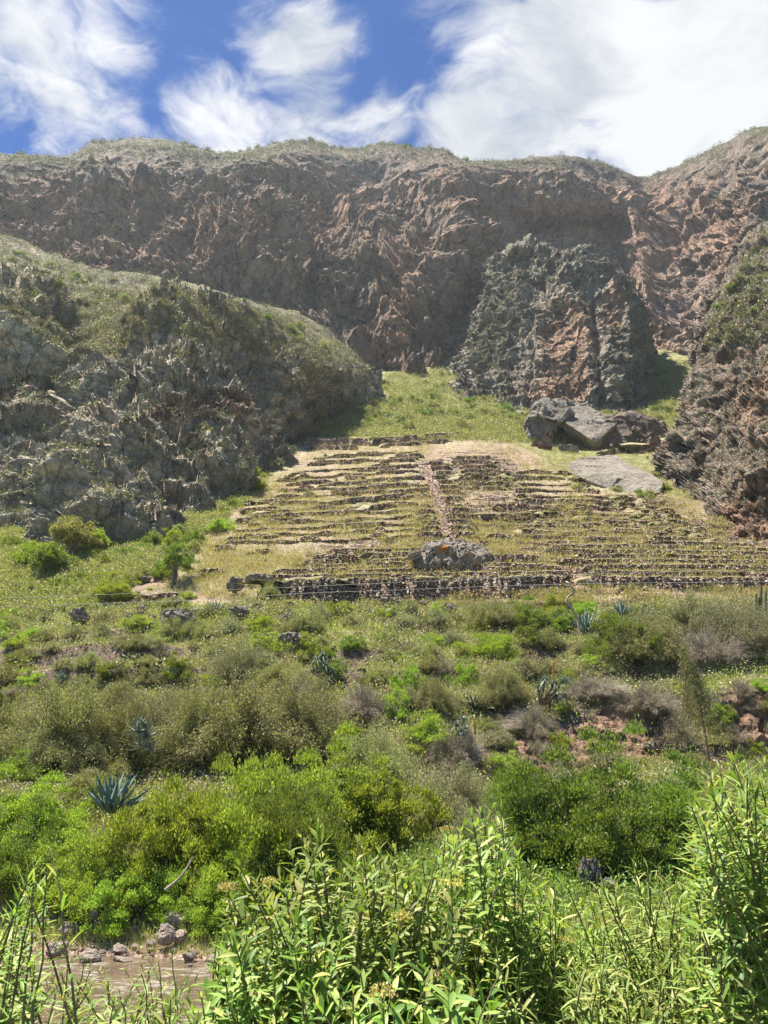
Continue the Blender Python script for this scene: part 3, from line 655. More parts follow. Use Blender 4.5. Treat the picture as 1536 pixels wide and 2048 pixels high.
def bdisp(G, N):
    px, py, _ = project(G)
    md = np.maximum(inpoly(px, py, [(-50, 430), (60, 480), (200, 520), (330, 540), (460, 570), (640, 635), (725, 740), (690, 748), (600, 705), (520, 672), (430, 640), (330, 622), (290, 650), (240, 705), (185, 720), (150, 640), (60, 560), (-50, 520)]).astype(float), (G[..., 1] > 240)*1.0); md = blur(md, 12)
    kn = gblob(px, py, 400, 670, 170, 42)+0.7*gblob(px, py, 620, 745, 70, 40)+0.6*gblob(px, py, 60, 640, 60, 50)-0.8*gblob(px, py, 110, 830, 22, 120)-0.5*gblob(px, py, 250, 740, 50, 20)
    G = G+N*(kn*7.0)[..., None]
    return crag(G, N, 20, 21, 1.1, 1.2, (0.35, 0.2, 1.0), np.clip(md*1.1, 0, 1), 1.0, 0.5, 0.55*md)
def battr(G, N, px, py):
    md = np.maximum(inpoly(px, py, [(-50, 430), (60, 480), (200, 520), (330, 540), (460, 570), (640, 635), (725, 740), (690, 748), (600, 705), (520, 672), (430, 640), (330, 622), (290, 650), (240, 705), (185, 720), (150, 640), (60, 560), (-50, 520)]).astype(float), (G[..., 1] > 235)*1.0)
    md = blur(md, 4)
    md = blur(md, 6)*(0.95+0.5*fbm(G, 10, 3, off=91))
    veg = 0.08+0.85*md+0.5*gblob(px, py, 230, 680, 60, 60)+0.5*gblob(px, py, 90, 820, 30, 60)+0.25*fbm(G, 12, 3, off=70)+0.2*gblob(px, py, 430, 920, 200, 90)
    veg -= 0.9*gblob(px, py, 40, 960, 60, 90)+0.6*gblob(px, py, 30, 620, 60, 110)+0.6*gblob(px, py, 400, 810, 90, 25)
    red = 0.06+0.35*gblob(px, py, 620, 780, 100, 80)+0.8*gblob(px, py, 390, 812, 90, 32)+0.5*gblob(px, py, 30, 780, 50, 60)+0.25*fbm(G, 12, 2, off=8)
    pale = 0.25+0.9*gblob(px, py, 30, 960, 110, 120)+0.8*gblob(px, py, 30, 600, 90, 120)+0.3*fbm(G, 9, 2, off=3)
    return {'red': red, 'veg': veg, 'pale': pale}
loft('rocky_hill', brow, 900, 560, M['spur'], 'grey craggy hill with scrub and cactus on the left', bdisp, battr, ulist=1)

# rock pillar
prow = [
    [(850, 840, 238), (900, 830, 225), (960, 845, 212), (1050, 850, 202), (1120, 850, 198), (1200, 848, 198), (1275, 830, 204), (1298, 820, 216), (1298, 800, 260)],
    [(880, 780, 252), (912, 782, 236), (962, 800, 222), (1050, 812, 211), (1115, 818, 207), (1200, 815, 207), (1272, 800, 213), (1292, 792, 224), (1292, 782, 262)],
    [(905, 730, 262), (935, 735, 245), (985, 745, 230), (1060, 755, 219), (1112, 760, 216), (1200, 752, 214), (1270, 745, 220), (1291, 742, 232), (1290, 735, 268)],
    [(930, 675, 268), (955, 675, 250), (1000, 680, 238), (1063, 685, 229), (1110, 680, 227), (1200, 675, 223), (1262, 672, 229), (1284, 670, 241), (1284, 665, 274)],
    [(955, 620, 276), (975, 612, 257), (1012, 605, 246), (1068, 608, 238), (1112, 600, 236), (1195, 595, 231), (1245, 600, 237), (1271, 612, 249), (1270, 615, 280)],
    [(975, 560, 280), (992, 550, 264), (1022, 530, 254), (1068, 540, 247), (1112, 545, 243), (1185, 540, 240), (1225, 555, 245), (1250, 585, 256), (1252, 595, 286)],
    [(985, 530, 284), (1002, 520, 270), (1030, 495, 262), (1064, 487, 258), (1110, 516, 252), (1165, 508, 250), (1200, 525, 254), (1238, 568, 262), (1243, 582, 290)],
    [(985, 533, 310), (1002, 530, 310), (1030, 510, 305), (1064, 502, 300), (1110, 525, 300), (1165, 520, 300), (1200, 535, 302), (1238, 575, 302), (1245, 585, 308)]]
def pdisp(G, N):
    px, py, _ = project(G)
    G = crag(G, N, 19, 41, 1.0, 0.5, (0.3, 0.1, 1.0), 0.85*np.clip(1.3*gblob(px, py, 1128, 690, 62, 110), 0, 1), 0.35, 0.3)
    crack = np.exp(-((px-1187-(py-600)*0.10)/6.0)**2)*sstep(py, 560, 600)+np.exp(-((px-1068+(py-600)*0.05)/6.0)**2)*sstep(py, 600, 640)*.7
    crack += np.exp(-((px-1245-(py-600)*0.15)/6.0)**2)*sstep(py, 590, 640)
    return G-N*crack[..., None]*2.2
def pattr(G, N, px, py):
    red = 0.0+(0.85+0.4*fbm(G, 8, 3, off=66))*gblob(px+14*fbm(G, 12, 2, off=67), py, 1132, 690, 60, 105)+0.6*gblob(px, py, 1230, 610, 25, 60)+0.2*fbm(G, 10, 2, off=8)+0.5*gblob(px, py, 1100, 790, 80, 30)
    veg = 0.10+0.45*gblob(px, py, 985, 640, 45, 120)+0.5*gblob(px, py, 1030, 620, 50, 110)+0.35*gblob(px, py, 1060, 530, 70, 60)+0.7*gblob(px, py, 960, 690, 30, 60)-0.7*gblob(px, py, 1128, 690, 70, 110)+.2*fbm(G, 8, 2, off=5)
    return {'red': red, 'veg': veg, 'pale': 0.1+0.4*gblob(px, py, 1170, 560, 40, 50)}
loft('rock_pillar', prow, 420, 380, M['pillar'], 'huge blunt rock tower with a red front face before the cliffs', pdisp, pattr, ulist=1)

# right cliff
rrow = [
    [(1365, 990, 150), (1340, 1010, 112), (1385, 1070, 92), (1450, 1120, 80), (1510, 1150, 72), (1570, 1170, 68), (1800, 1200, 64), (2400, 1200, 64)],
    [(1368, 930, 150), (1335, 960, 118), (1378, 1015, 101), (1440, 1062, 87), (1500, 1092, 79), (1560, 1108, 75), (1800, 1130, 70), (2400, 1130, 70)],
    [(1375, 895, 152), (1350, 905, 122), (1388, 940, 106), (1445, 965, 94), (1505, 970, 86), (1570, 975, 81), (1800, 980, 77), (2400, 980, 77)],
    [(1388, 820, 158), (1376, 830, 130), (1408, 840, 115), (1458, 845, 105), (1515, 845, 97), (1580, 850, 91), (1800, 850, 86), (2400, 850, 86)],
    [(1410, 700, 172), (1400, 705, 142), (1430, 712, 128), (1472, 712, 118), (1524, 705, 110), (1590, 700, 103), (1800, 700, 97), (2400, 700, 97)],
    [(1432, 620, 186), (1425, 628, 156), (1450, 632, 142), (1488, 628, 133), (1536, 620, 126), (1600, 610, 120), (1800, 600, 112), (2400, 580, 112)],
    [(1465, 545, 205), (1458, 552, 176), (1478, 552, 164), (1508, 545, 156), (1550, 535, 150), (1610, 520, 144), (1800, 480, 138), (2400, 420, 136)],
    [(1520, 468, 228), (1512, 474, 205), (1526, 468, 198), (1550, 455, 192), (1585, 440, 187), (1640, 420, 182), (1800, 360, 176), (2400, 260, 172)],
    [(1535, 466, 262), (1535, 468, 260), (1545, 460, 258), (1565, 448, 256), (1600, 432, 254), (1660, 410, 250), (1820, 350, 246), (2400, 250, 240)]]
def rdisp(G, N):
    px, py, _ = project(G)
    return crag(G, N, 14, 61, 1.0, 0.6, (-0.5, 0.1, 1.0), 0.4*np.clip(sstep(py, 640, 560), 0, 1), 0.6, 0.45)
def rattr(G, N, px, py):
    veg = 0.05+0.36*np.maximum(sstep(py, 690, 580)*sstep(px, 1380, 1440), G[..., 1] > 185)*(0.8+.4*fbm(G, 8, 3, off=91))+0.3*gblob(px, py, 1400, 760, 30, 60)+0.3*fbm(G, 8, 2, off=5)-0.8*gblob(px, py, 1510, 1030, 50, 70)-0.3*gblob(px, py, 1500, 850, 80, 90)
    red = 0.05+0.6*gblob(px, py, 1500, 1040, 90, 70)+0.45*gblob(px, py, 1500, 800, 70, 120)+0.2*fbm(G, 8, 2, off=8)
    return {'red': red, 'veg': veg, 'pale': 0.15+0.3*fbm(G, 4, 2, off=3)}
loft('cliff', rrow, 480, 620, M['cliff'], 'dark rough cliff rising at the right edge', rdisp, rattr, ulist=1)
print('landforms', round(time.time()-T0, 1))

#@@PLACING
BIN = 4
NBX, NBY = 1536//BIN+1, 2048//BIN+1
zb = np.full(NBX*NBY, 1e9); zi = np.full(NBX*NBY, -1, int)
zn = np.zeros((NBX*NBY, 3)); zp = np.zeros((NBX*NBY, 3)); zh = None
for nm, Gs in SURF:
    px, py, dep = project(Gs); Nn = normals(Gs)
    Nn = Nn*np.sign(-(Nn*Gs).sum(-1, keepdims=True))
    px = px.ravel(); py = py.ravel(); dep = dep.ravel(); yy = Gs[..., 1].ravel()
    ok = (px >= 0) & (px < 1536) & (py >= 0) & (py < 2048) & (dep > 0.5)
    b = (px[ok]//BIN).astype(int)+(py[ok]//BIN).astype(int)*NBX
    d = yy[ok]; o_ = np.argsort(-d); bb = b[o_]; dd = d[o_]; nn_ = Nn.reshape(-1, 3)[ok][o_]
    tmp = np.full(NBX*NBY, 1e9); tmp[bb] = dd; tn = np.zeros((NBX*NBY, 3)); tn[bb] = nn_; tp_ = np.zeros((NBX*NBY, 3)); tp_[bb] = Gs.reshape(-1, 3)[ok][o_]
    better = tmp < zb
    zb[better] = tmp[better]; zn[better] = tn[better]; zp[better] = tp_[better];
    if zh is None: zh = tmp.copy()
    zi[better] = len([1 for s in SURF if 0]) + [s[0] for s in SURF].index(nm)
zb = zb.reshape(NBY, NBX); zn = zn.reshape(NBY, NBX, 3); zi = zi.reshape(NBY, NBX); zp = zp.reshape(NBY, NBX, 3); zh = zh.reshape(NBY, NBX)
for _ in range(6):
    for dy, dx in ((0, 1), (0, -1), (1, 0), (-1, 0)):
        sh = np.roll(zh, (dy, dx), (0, 1)); f = (zh > 1e8) & (sh < 1e8); zh[f] = sh[f]
for _ in range(4):      # close small holes
    hole = zb > 1e8
    for dy, dx in ((0, 1), (0, -1), (1, 0), (-1, 0)):
        sh = np.roll(zb, (dy, dx), (0, 1)); f = hole & (sh < 1e8) & (zb > 1e8)
        zb[f] = sh[f]; zn[f] = np.roll(zn, (dy, dx), (0, 1))[f]; zp[f] = np.roll(zp, (dy, dx), (0, 1))[f]; zi[f] = np.roll(zi, (dy, dx), (0, 1))[f]
def hitD(px, py):
    i = int(np.clip(px//BIN, 0, NBX-1)); j = int(np.clip(py//BIN, 0, NBY-1)); return zb[j, i]
def hitH(px, py):
    x_ = min(max(px, 0), 1532); return P(px, py, zh[int(np.clip(py//BIN, 0, NBY-1)), int(x_//BIN)])
def hit(px, py):
    px_ = min(max(px, 0), 1532)
    return P(px, py, hitD(px_, py))
def mpp(p):         # metres per photo pixel there
    return (p[1]*cp+p[2]*sp)/F
def hill_at(px, py):
    """point of the hillside only (ignores the cliffs)"""
    g = SURF[0][1]; a, b, d = PXH, PYH, None
    k = int(np.argmin((a-px)**2+(b-py)**2)); return g.reshape(-1, 3)[k]
PXH, PYH, _ = project(SURF[0][1]); PXH = PXH.ravel(); PYH = PYH.ravel()
#@@THINGS
# ------------------------------------------------------------------ dry stone walls of the terraces
R_ = np.random.RandomState(11)
WALLG = 'dry stone walls of the farming terraces'
def make_wall(top, bot, label, mat='wall', hmin=0.5, ragged=0.15, broken=False):
    """top, bot: lists of photo pixels along the wall; the foot stands on the hillside"""
    x0, x1 = top[0][0], top[-1][0]
    n = max(8, int((x1-x0)/2.2)); xs = np.linspace(x0, x1, n)
    yt = np.interp(xs, [p[0] for p in top], [p[1] for p in top]); yb = np.interp(xs, [p[0] for p in bot], [p[1] for p in bot])
    base = np.array([hitH(a, b) for a, b in zip(xs, yb)])
    k = max(3, n//18) | 1; ker = np.ones(k)/k       # a wall runs smoother than the ground under it
    for c in (1, 2):
        pad = np.pad(base[:, c], k//2, mode='edge'); base[:, c] = np.convolve(pad, ker, 'valid')
    H = np.maximum((yb-yt)*np.array([mpp(b) for b in base])*1.18, hmin)
    wob = fbm(np.stack([xs*0+R_.rand()*99, xs/7.0, xs*0], 1), 1.0, 3)
    H = H*(1+ragged*1.6*wob); tp = np.clip(np.minimum(xs-x0, x1-xs)/9.0, 0.25, 1)
    if broken: H = H*np.clip(0.55+1.5*fbm(np.stack([xs*0+R_.rand()*99, xs/38.0, xs*0], 1), 1.0, 2), 0.06, 1.25)
    H = H*tp
    base[:, 1] += 0.25*wob
    nv = 7 if H.max() > 1.2 else 5
    tan = np.gradient(base, axis=0); out = np.stack([tan[:, 1], -tan[:, 0], tan[:, 0]*0], 1); out /= np.linalg.norm(out, axis=1, keepdims=True)+1e-9
    out *= np.where(out[:, 1:2] > 0, -1, 1)
    V = []
    for j in range(nv):
        f = j/(nv-1); r = base+np.array([0, 0, 1.0])*((f*(H+0.7)-0.7)[:, None])-out*(f*0.32*H)[:, None]+out*0.18
        V.append(r)
    V = np.array(V)
    V += (blocks(V, 0.55, 0.4, 9)*0.07)[..., None]*out[None]
    f1 = mesh_obj('stone_wall', V, gridq(nv, n), mat=M[mat], smooth=False)
    # level bed behind the wall, running back until it meets the slope
    edge = V[-1]; run = (H*2.1+0.8)
    B = []
    for j, f in enumerate((0, 0.03, 0.25, 0.55, 1.0)):
        r = edge-out*(run*f)[:, None]; r[:, 2] = edge[:, 2]+0.05*(j > 0)+f*run*0.10-(0.5 if j == 4 else 0)
        r[:, 2] += fbm(r, 0.8, 2)*0.09
        B.append(r)
    B = np.array(B); nb = n
    dv = np.full(B.shape[:2], 0.62)+fbm(B, 5.0, 3)*0.5
    z = np.zeros(B.shape[:2])
    bed = mesh_obj('terrace_bed', B, gridq(5, nb), mat=M['hill'], attrs={'veg': z.ravel()+1, 'dry': dv.ravel(), 'dirt': z.ravel()+.1, 'stone': z.ravel()+.15}, parent=f1)
    tag(f1, label, 'stone wall', WALLG, 'thing')
    EDGES.append((edge, H))
    return f1
EDGES = []
ORD = ['first', 'second', 'third', 'fourth', 'fifth', 'sixth', 'seventh', 'eighth', 'ninth', 'tenth', 'eleventh', 'twelfth', 'thirteenth', 'fourteenth', 'fifteenth', 'sixteenth', 'seventeenth', 'eighteenth', 'nineteenth', 'twentieth']
make_wall([(515, 1174), (560, 1166), (768, 1162), (960, 1157), (1140, 1154)], [(515, 1192), (560, 1200), (640, 1213), (768, 1210), (900, 1200), (1000, 1192), (1140, 1174)], 'tallest long stone wall at the foot of all the terraces')
def block(fmt, rows, mat='wall_far', **kw):
    for k, r in enumerate(rows):
        x0, x1, ya, yb, h = r
        make_wall([(x0, ya), (x1, yb)], [(x0, ya+h), (x1, yb+h)], fmt % ORD[k], mat, **kw)
block('%s long wall up above the tallest bottom wall', [(530, 1145, 1152, 1143, 10), (545, 700, 1140, 1137, 9), (700, 1120, 1141, 1133, 9), ], 'wall')
block('%s wall down of the rubbly stack left of the rust-stained boulder', [(655, 790, 1098, 1099, 10), (800, 855, 1099, 1095, 8), (620, 720, 1111, 1111, 13), (738, 832, 1110, 1103, 12), (600, 685, 1122, 1118, 10), (740, 828, 1122, 1116, 8), (612, 700, 1131, 1131, 8), (724, 815, 1129, 1127, 7), (704, 756, 1138, 1136, 8)], 'wall')
block('%s short wall under the rust-stained boulder', [(800, 838, 1137, 1137, 8), (850, 912, 1133, 1133, 10), (930, 985, 1131, 1131, 9), (945, 1095, 1126, 1130, 13), (975, 1080, 1110, 1112, 14)], 'wall')
block('%s wall up in the long rows at the lower right below the cliff', [(1180, 1580, 1155, 1158, 20), (1172, 1580, 1142, 1147, 10), (1165, 1510, 1131, 1131, 9), (1230, 1580, 1129, 1134, 8), (1120, 1590, 1119, 1122, 9), (1150, 1560, 1108, 1114, 9), (1085, 1590, 1099, 1106, 8), (1100, 1372, 1091, 1093, 7), (1390, 1560, 1096, 1100, 6), (1280, 1500, 1084, 1090, 6), (1090, 1150, 1082, 1083, 9), (1300, 1440, 1075, 1080, 6)], 'wall')
block('%s stretch of the top wall below the green meadow', [(604, 742, 877, 877, 13), (740, 842, 878, 868, 13), (840, 938, 868, 864, 10)])
block('%s low wall just under the top wall', [(612, 716, 893, 890, 6), (763, 905, 888, 878, 5), (708, 765, 904, 903, 8), (785, 848, 909, 906, 7)])
block('%s broken wall down on the grassy left half of the terraces', [(625, 700, 922, 919, 7), (765, 830, 920, 915, 5), (715, 830, 937, 927, 6), (760, 795, 937, 936, 5), (575, 618, 946, 945, 7), (690, 732, 948, 946, 6), (560, 590, 955, 954, 6), (775, 850, 956, 950, 6), (692, 730, 953, 952, 5), (645, 742, 966, 962, 6), (665, 822, 979, 964, 7), (598, 626, 971, 971, 5), (770, 856, 982, 974, 8), (607, 630, 984, 984, 6), (742, 816, 994, 985, 8), (648, 722, 1006, 994, 8), (733, 792, 1012, 1005, 9), (650, 706, 1022, 1017, 7), (560, 600, 990, 988, 7), (480, 560, 1018, 1012, 7)])
block('%s rough wall on the lower left side of the grassy terraces', [(488, 570, 1003, 997, 6), (465, 510, 1038, 1034, 9), (500, 540, 1030, 1026, 5), (745, 775, 1056, 1056, 6), (740, 776, 1066, 1067, 8), (430, 470, 1095, 1092, 6), (505, 530, 1070, 1070, 5), (505, 545, 1102, 1100, 6), (450, 500, 1078, 1076, 5), (600, 640, 1076, 1076, 5), (400, 450, 1143, 1139, 7), (540, 590, 1040, 1037, 5)])
block('%s wall down on the left edge of the long pale stairway', [(845, 856, 967, 966, 5), (834, 860, 976, 975, 6), (842, 862, 988, 987, 6), (832, 866, 1010, 1009, 6), (830, 870, 1020, 1018, 6), (830, 872, 1032, 1030, 7), (838, 880, 1043, 1041, 8), (836, 884, 1054, 1052, 8), (834, 890, 1066, 1064, 12)])
block('%s wall down in the narrow stack right against the stairway', [(852, 895, 923, 923, 6), (862, 905, 932, 932, 5), (868, 908, 942, 942, 6), (868, 908, 951, 951, 6), (870, 910, 960, 960, 6), (874, 925, 970, 971, 7), (875, 928, 980, 981, 7), (876, 920, 992, 993, 8), (882, 915, 1003, 1004, 8), (885, 945, 1015, 1016, 9), (886, 985, 1028, 1030, 8), (890, 950, 1039, 1040, 10), (893, 950, 1052, 1053, 9), (896, 960, 1064, 1066, 9)])
block('%s wall down in the wide stack right of the stairway top', [(905, 988, 912, 911, 7), (898, 990, 921, 920, 6), (920, 992, 930, 929, 6), (922, 1004, 938, 938, 6), (924, 1005, 946, 945, 6), (912, 1014, 954, 954, 7), (915, 1034, 963, 964, 8), (930, 1010, 973, 975, 5)])
block('%s dark wall down the middle of the stony right slope', [(985, 1066, 1008, 1008, 8), (1095, 1135, 1010, 1012, 8), (1145, 1182, 1008, 1010, 9), (950, 1072, 1028, 1029, 12), (1080, 1130, 1025, 1027, 8), (1150, 1180, 1047, 1049, 8), (1028, 1085, 1060, 1062, 7), (1120, 1185, 1066, 1067, 7), (985, 1018, 1068, 1070, 10), (1200, 1265, 1040, 1044, 8), (1225, 1290, 1058, 1062, 6), (1060, 1120, 1045, 1046, 6), (1170, 1240, 1076, 1077, 6), (950, 975, 1082, 1083, 8)])
block('%s slanting wall down beside the foot of the right cliff', [(1225, 1335, 990, 1005, 6), (1210, 1350, 1000, 1020, 6), (1240, 1370, 1012, 1034, 6), (1270, 1385, 1026, 1048, 6), (1295, 1410, 1040, 1062, 6), (1330, 1440, 1056, 1076, 6)])
for k in range(14):        # long ragged terrace edges over the grassy left half and the stony right half
    y = 903+k*13.2; xl = max(np.interp(y, [900, 960, 1020, 1090], [625, 560, 500, 425]), 425)+R_.uniform(0, 14)
    make_wall([(xl, y+9), ((xl+838)/2, y+2), (836, y-5)], [(xl, y+14), ((xl+838)/2, y+7.5), (836, y)], '%s ragged grassy terrace edge down the left half of the slope' % ORD[k], 'wall_far', hmin=.3, broken=True)
for k in range(12):
    y = 940+k*12.0; xr = np.interp(y, [930, 990, 1020, 1090], [1120, 1220, 1330, 1400])
    make_wall([(1008, y-2), ((xr+1008)/2, y), (xr, y+3)], [(1008, y+3.5), ((xr+1008)/2, y+6), (xr, y+8.5)], '%s ragged stony terrace edge down the right half of the slope' % ORD[k], 'wall_far', hmin=.3, broken=True)
# stairway
px_c = [(852, 925, 17), (861, 950, 18), (871, 980, 19), (881, 1010, 20), (889, 1040, 22), (896, 1062, 23), (900, 1082, 24)]
n = 150; tt = np.linspace(0, 1, n); yy = 925+tt*157; cxs = np.interp(yy, [p[1] for p in px_c], [p[0] for p in px_c]); ws = np.interp(yy, [p[1] for p in px_c], [p[2] for p in px_c])
V = np.zeros((n, 9, 3))
for i in range(n):
    a = hitH(cxs[i], yy[i]); mm = mpp(a)
    for j in range(9):
        V[i, j] = a+np.array([(j/8-0.5)*ws[i]*mm*(1+.35*math.sin(i*.7)*math.sin(i*.23))+.25*math.sin(i*.31), 0, 0])
for c in (1, 2):
    for j in range(9): V[:, j, c] = np.convolve(np.pad(V[:, j, c], 4, mode='edge'), np.ones(9)/9, 'valid')
V[..., 2] += 0.30+0.16*(np.floor(tt*60*1)[:, None] % 2); V[:, 0, 2] -= 1.2; V[:, 8, 2] -= 1.2
V[..., 2] += blocks(V, 0.7, 0.3, 12)*0.25
tag(mesh_obj('stone_stairway', V, gridq(n, 9), mat=M['stair'], smooth=False), 'long pale rubble stairway climbing straight up between terrace walls', 'stairway')

# ------------------------------------------------------------------ rocks
def hull_rock(name, pts, mat, cuts=5, rough=0.12, seed=0, bl=0.5):
    """a rock hull through world points, subdivided and weathered; origin at its base centre"""
    pts = np.array(pts); c = pts.mean(0); c[2] = pts[:, 2].min()
    bm = bmesh.new()
    for p in pts-c: bm.verts.new(p)
    r = bmesh.ops.convex_hull(bm, input=bm.verts)
    bmesh.ops.delete(bm, geom=[v for v in bm.verts if not v.link_faces], context='VERTS')
    size = np.linalg.norm(pts.max(0)-pts.min(0))
    for k in range(cuts):
        L = size*0.9/(2**(k+1))
        es = [e for e in bm.edges if e.calc_length() > max(L*0.55, size/90)]
        if es: bmesh.ops.subdivide_edges(bm, edges=es, cuts=1, use_grid_fill=True)
        bmesh.ops.triangulate(bm, faces=bm.faces)
    V = np.array([v.co[:] for v in bm.verts]); Nn = np.array([v.normal[:] for v in bm.verts])
    Tt = np.array([[v.index for v in f.verts] for f in bm.faces]) if not bm.verts.index_update() else None
    bm.free()
    W = V+seed*7.7
    V = V+Nn*(fbm(W, size*0.35, 4, 0.55, True)*size*rough*0.5+blocks(W, size*0.30, 0.3, seed, tilted=True)*size*rough*0.50*bl+blocks(W, size*0.13, 0.3, seed+1, tilted=True)*size*rough*0.30*bl)[:, None]
    o = mesh_obj(name, V, T=Tt, mat=mat, smooth=False); o.location = tuple(c)
    return o
def prot(i, rough=0.10, bl=0.9):
    """three rock prototypes: unit boulders"""
    r = np.random.RandomState(100+i); n = 26
    p = r.randn(n, 3); p /= np.linalg.norm(p, axis=1, keepdims=True); p *= np.array([1, 0.8, 0.62+0.1*(i % 3)])*(0.85+0.3*r.rand(n, 1))
    o = hull_rock('boulder', p*0.5, M['boulder'], 4, rough, i, bl); me = o.data; bpy.data.objects.remove(o)
    zs = np.array([v.co.z for v in me.vertices]); return me
ROCKM = [prot(i) for i in range(6)]
RS_ = []
for i_ in range(4):
    m2 = prot(10+i_, 0.05, 0.7); m2.materials.clear(); m2.materials.append(M['river_stone']); RS_.append(m2)
def rock(px, py, wpx, hpx, label, group=None, name='boulder', mes=ROCKM, k=None, rz=None, cat='boulder', bury=0.18, tilt=0.25):
    p = hit(px, py); mm = mpp(p); o = bpy.data.objects.new(name, mes[(k if k is not None else R_.randint(len(mes))) % len(mes)]); COL.objects.link(o)
    o.scale = (wpx*mm*1.05, wpx*mm*(0.7+0.3*R_.rand()), hpx*mm*1.25); o.rotation_euler = (R_.uniform(-tilt, tilt), R_.uniform(-tilt, tilt), rz if rz is not None else R_.uniform(-0.7, 0.7))
    o.location = (p[0], p[1]+wpx*mm*0.25, p[2]+hpx*mm*(0.5-bury)*1.1)
    return tag(o, label, cat, group)
# big rust-stained boulder
def PR(px, py, D): return P(px, py, D)
D0 = hitD(905, 1133)
def bould(name, spec, D, mat, label, seed, rough=0.1, cuts=5, bl=0.5, cat='boulder'):
    o = hull_rock(name, [P(x, y, D+d) for x, y, d in spec], mat, cuts, rough, seed, bl); return tag(o, label, cat)
bould('boulder', [(832, 1118, 1), (850, 1092, 1.5), (880, 1078, 3), (900, 1082, 2), (905, 1105, 0), (880, 1133, 0), (840, 1132, 0.3), (838, 1125, 5), (890, 1090, 6), (905, 1130, 5), (868, 1135, 1)], D0-.5, M['boulder_rust'], 'left half of the grey split boulder above the bottom walls', 31, 0.10)
bould('boulder', [(893, 1090, 1.5), (918, 1079, 3), (938, 1086, 1.5), (968, 1100, 2), (981, 1113, 1.5), (975, 1126, 0.5), (940, 1136, 0), (905, 1136, -0.5), (892, 1128, -0.3), (930, 1100, 0), (900, 1100, 5), (970, 1115, 5), (940, 1092, 5)], D0-.7, M['boulder_rust'], 'right half of the split boulder, stained orange near its foot', 32, 0.10)
bould('boulder', [(818, 1108, 0), (838, 1103, 0), (842, 1115, 0), (826, 1119, 0), (820, 1118, 1.5), (840, 1106, 2)], D0-.4, M['boulder'], 'small pale rock at the left toe of the split boulder', 33)
# cave boulders
Dc = hitD(1100, 893)-1.0
bould('boulder', [(1055, 850, 5), (1062, 832, 6), (1075, 822, 7), (1098, 828, 7), (1104, 850, 6), (1098, 888, 7), (1070, 886, 6), (1058, 870, 5), (1062, 880, 18), (1104, 886, 20), (1100, 830, 20), (1062, 840, 18)], Dc+1, M['boulder_far'], 'dark craggy block standing at the left side of the cave', 41, 0.11)
bould('boulder', [(1070, 832, 5), (1078, 814, 7), (1092, 806, 10), (1128, 805, 12), (1142, 812, 12), (1140, 826, 6), (1122, 842, 3), (1096, 836, 4), (1080, 840, 20), (1140, 840, 24), (1140, 814, 26), (1080, 815, 24)], Dc+1, M['boulder_far'], 'lumpy grey cap block leaning over the left of the cave', 40, 0.09)
bould('tilted_slab', [(1133, 826, 8), (1152, 808, 13), (1172, 812, 14), (1231, 846, 9), (1226, 853, 5), (1192, 884, -3), (1184, 880, -3), (1132, 846, 3), (1190, 897, 0), (1186, 899, 1), (1132, 858, 8), (1136, 852, 20), (1160, 818, 24), (1232, 856, 16), (1195, 895, 8)], Dc+1, M['boulder_far'], 'huge tilted lichen-covered slab roofing the dark cave', 42, 0.03, cat='rock slab')
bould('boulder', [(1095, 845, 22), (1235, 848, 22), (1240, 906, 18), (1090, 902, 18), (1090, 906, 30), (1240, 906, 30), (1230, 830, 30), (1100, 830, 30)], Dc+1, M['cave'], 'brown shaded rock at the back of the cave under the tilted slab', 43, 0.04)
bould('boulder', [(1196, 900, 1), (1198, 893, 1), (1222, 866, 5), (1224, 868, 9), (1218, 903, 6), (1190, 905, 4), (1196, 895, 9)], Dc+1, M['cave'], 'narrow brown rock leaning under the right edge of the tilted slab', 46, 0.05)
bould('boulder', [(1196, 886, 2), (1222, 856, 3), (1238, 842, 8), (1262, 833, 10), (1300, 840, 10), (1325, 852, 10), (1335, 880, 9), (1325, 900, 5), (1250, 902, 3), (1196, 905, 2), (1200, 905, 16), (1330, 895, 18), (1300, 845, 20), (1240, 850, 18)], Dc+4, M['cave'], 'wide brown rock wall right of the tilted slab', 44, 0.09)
bould('boulder', [(1117, 893, 0), (1123, 888, 0), (1140, 889, 0), (1155, 896, 0), (1156, 902, 0), (1120, 899, 0), (1130, 896, 3), (1150, 898, 3)], hitD(1140, 902)-1, M['boulder'], 'low pale rock lying in the cave mouth', 45)
# lower slab
Ds = hitD(1210, 965)
bould('flat_slab', [(1140, 925, 5), (1150, 919, 9), (1165, 915, 13), (1228, 911, 17), (1250, 924, 12), (1290, 948, 3), (1326, 964, -4), (1324, 972, -7), (1250, 972, -5), (1200, 950, -2), (1175, 935, 1), (1215, 976, -4), (1240, 985, -6), (1300, 989, -8), (1320, 984, -8), (1137, 936, 4), (1150, 950, 2), (1185, 970, -1), (1250, 960, 14), (1310, 990, 2)], Ds-1.5, M['slab'], 'big flat pale slab lying tilted below the cave', 51, 0.012, 5, 0.6, cat='rock slab')
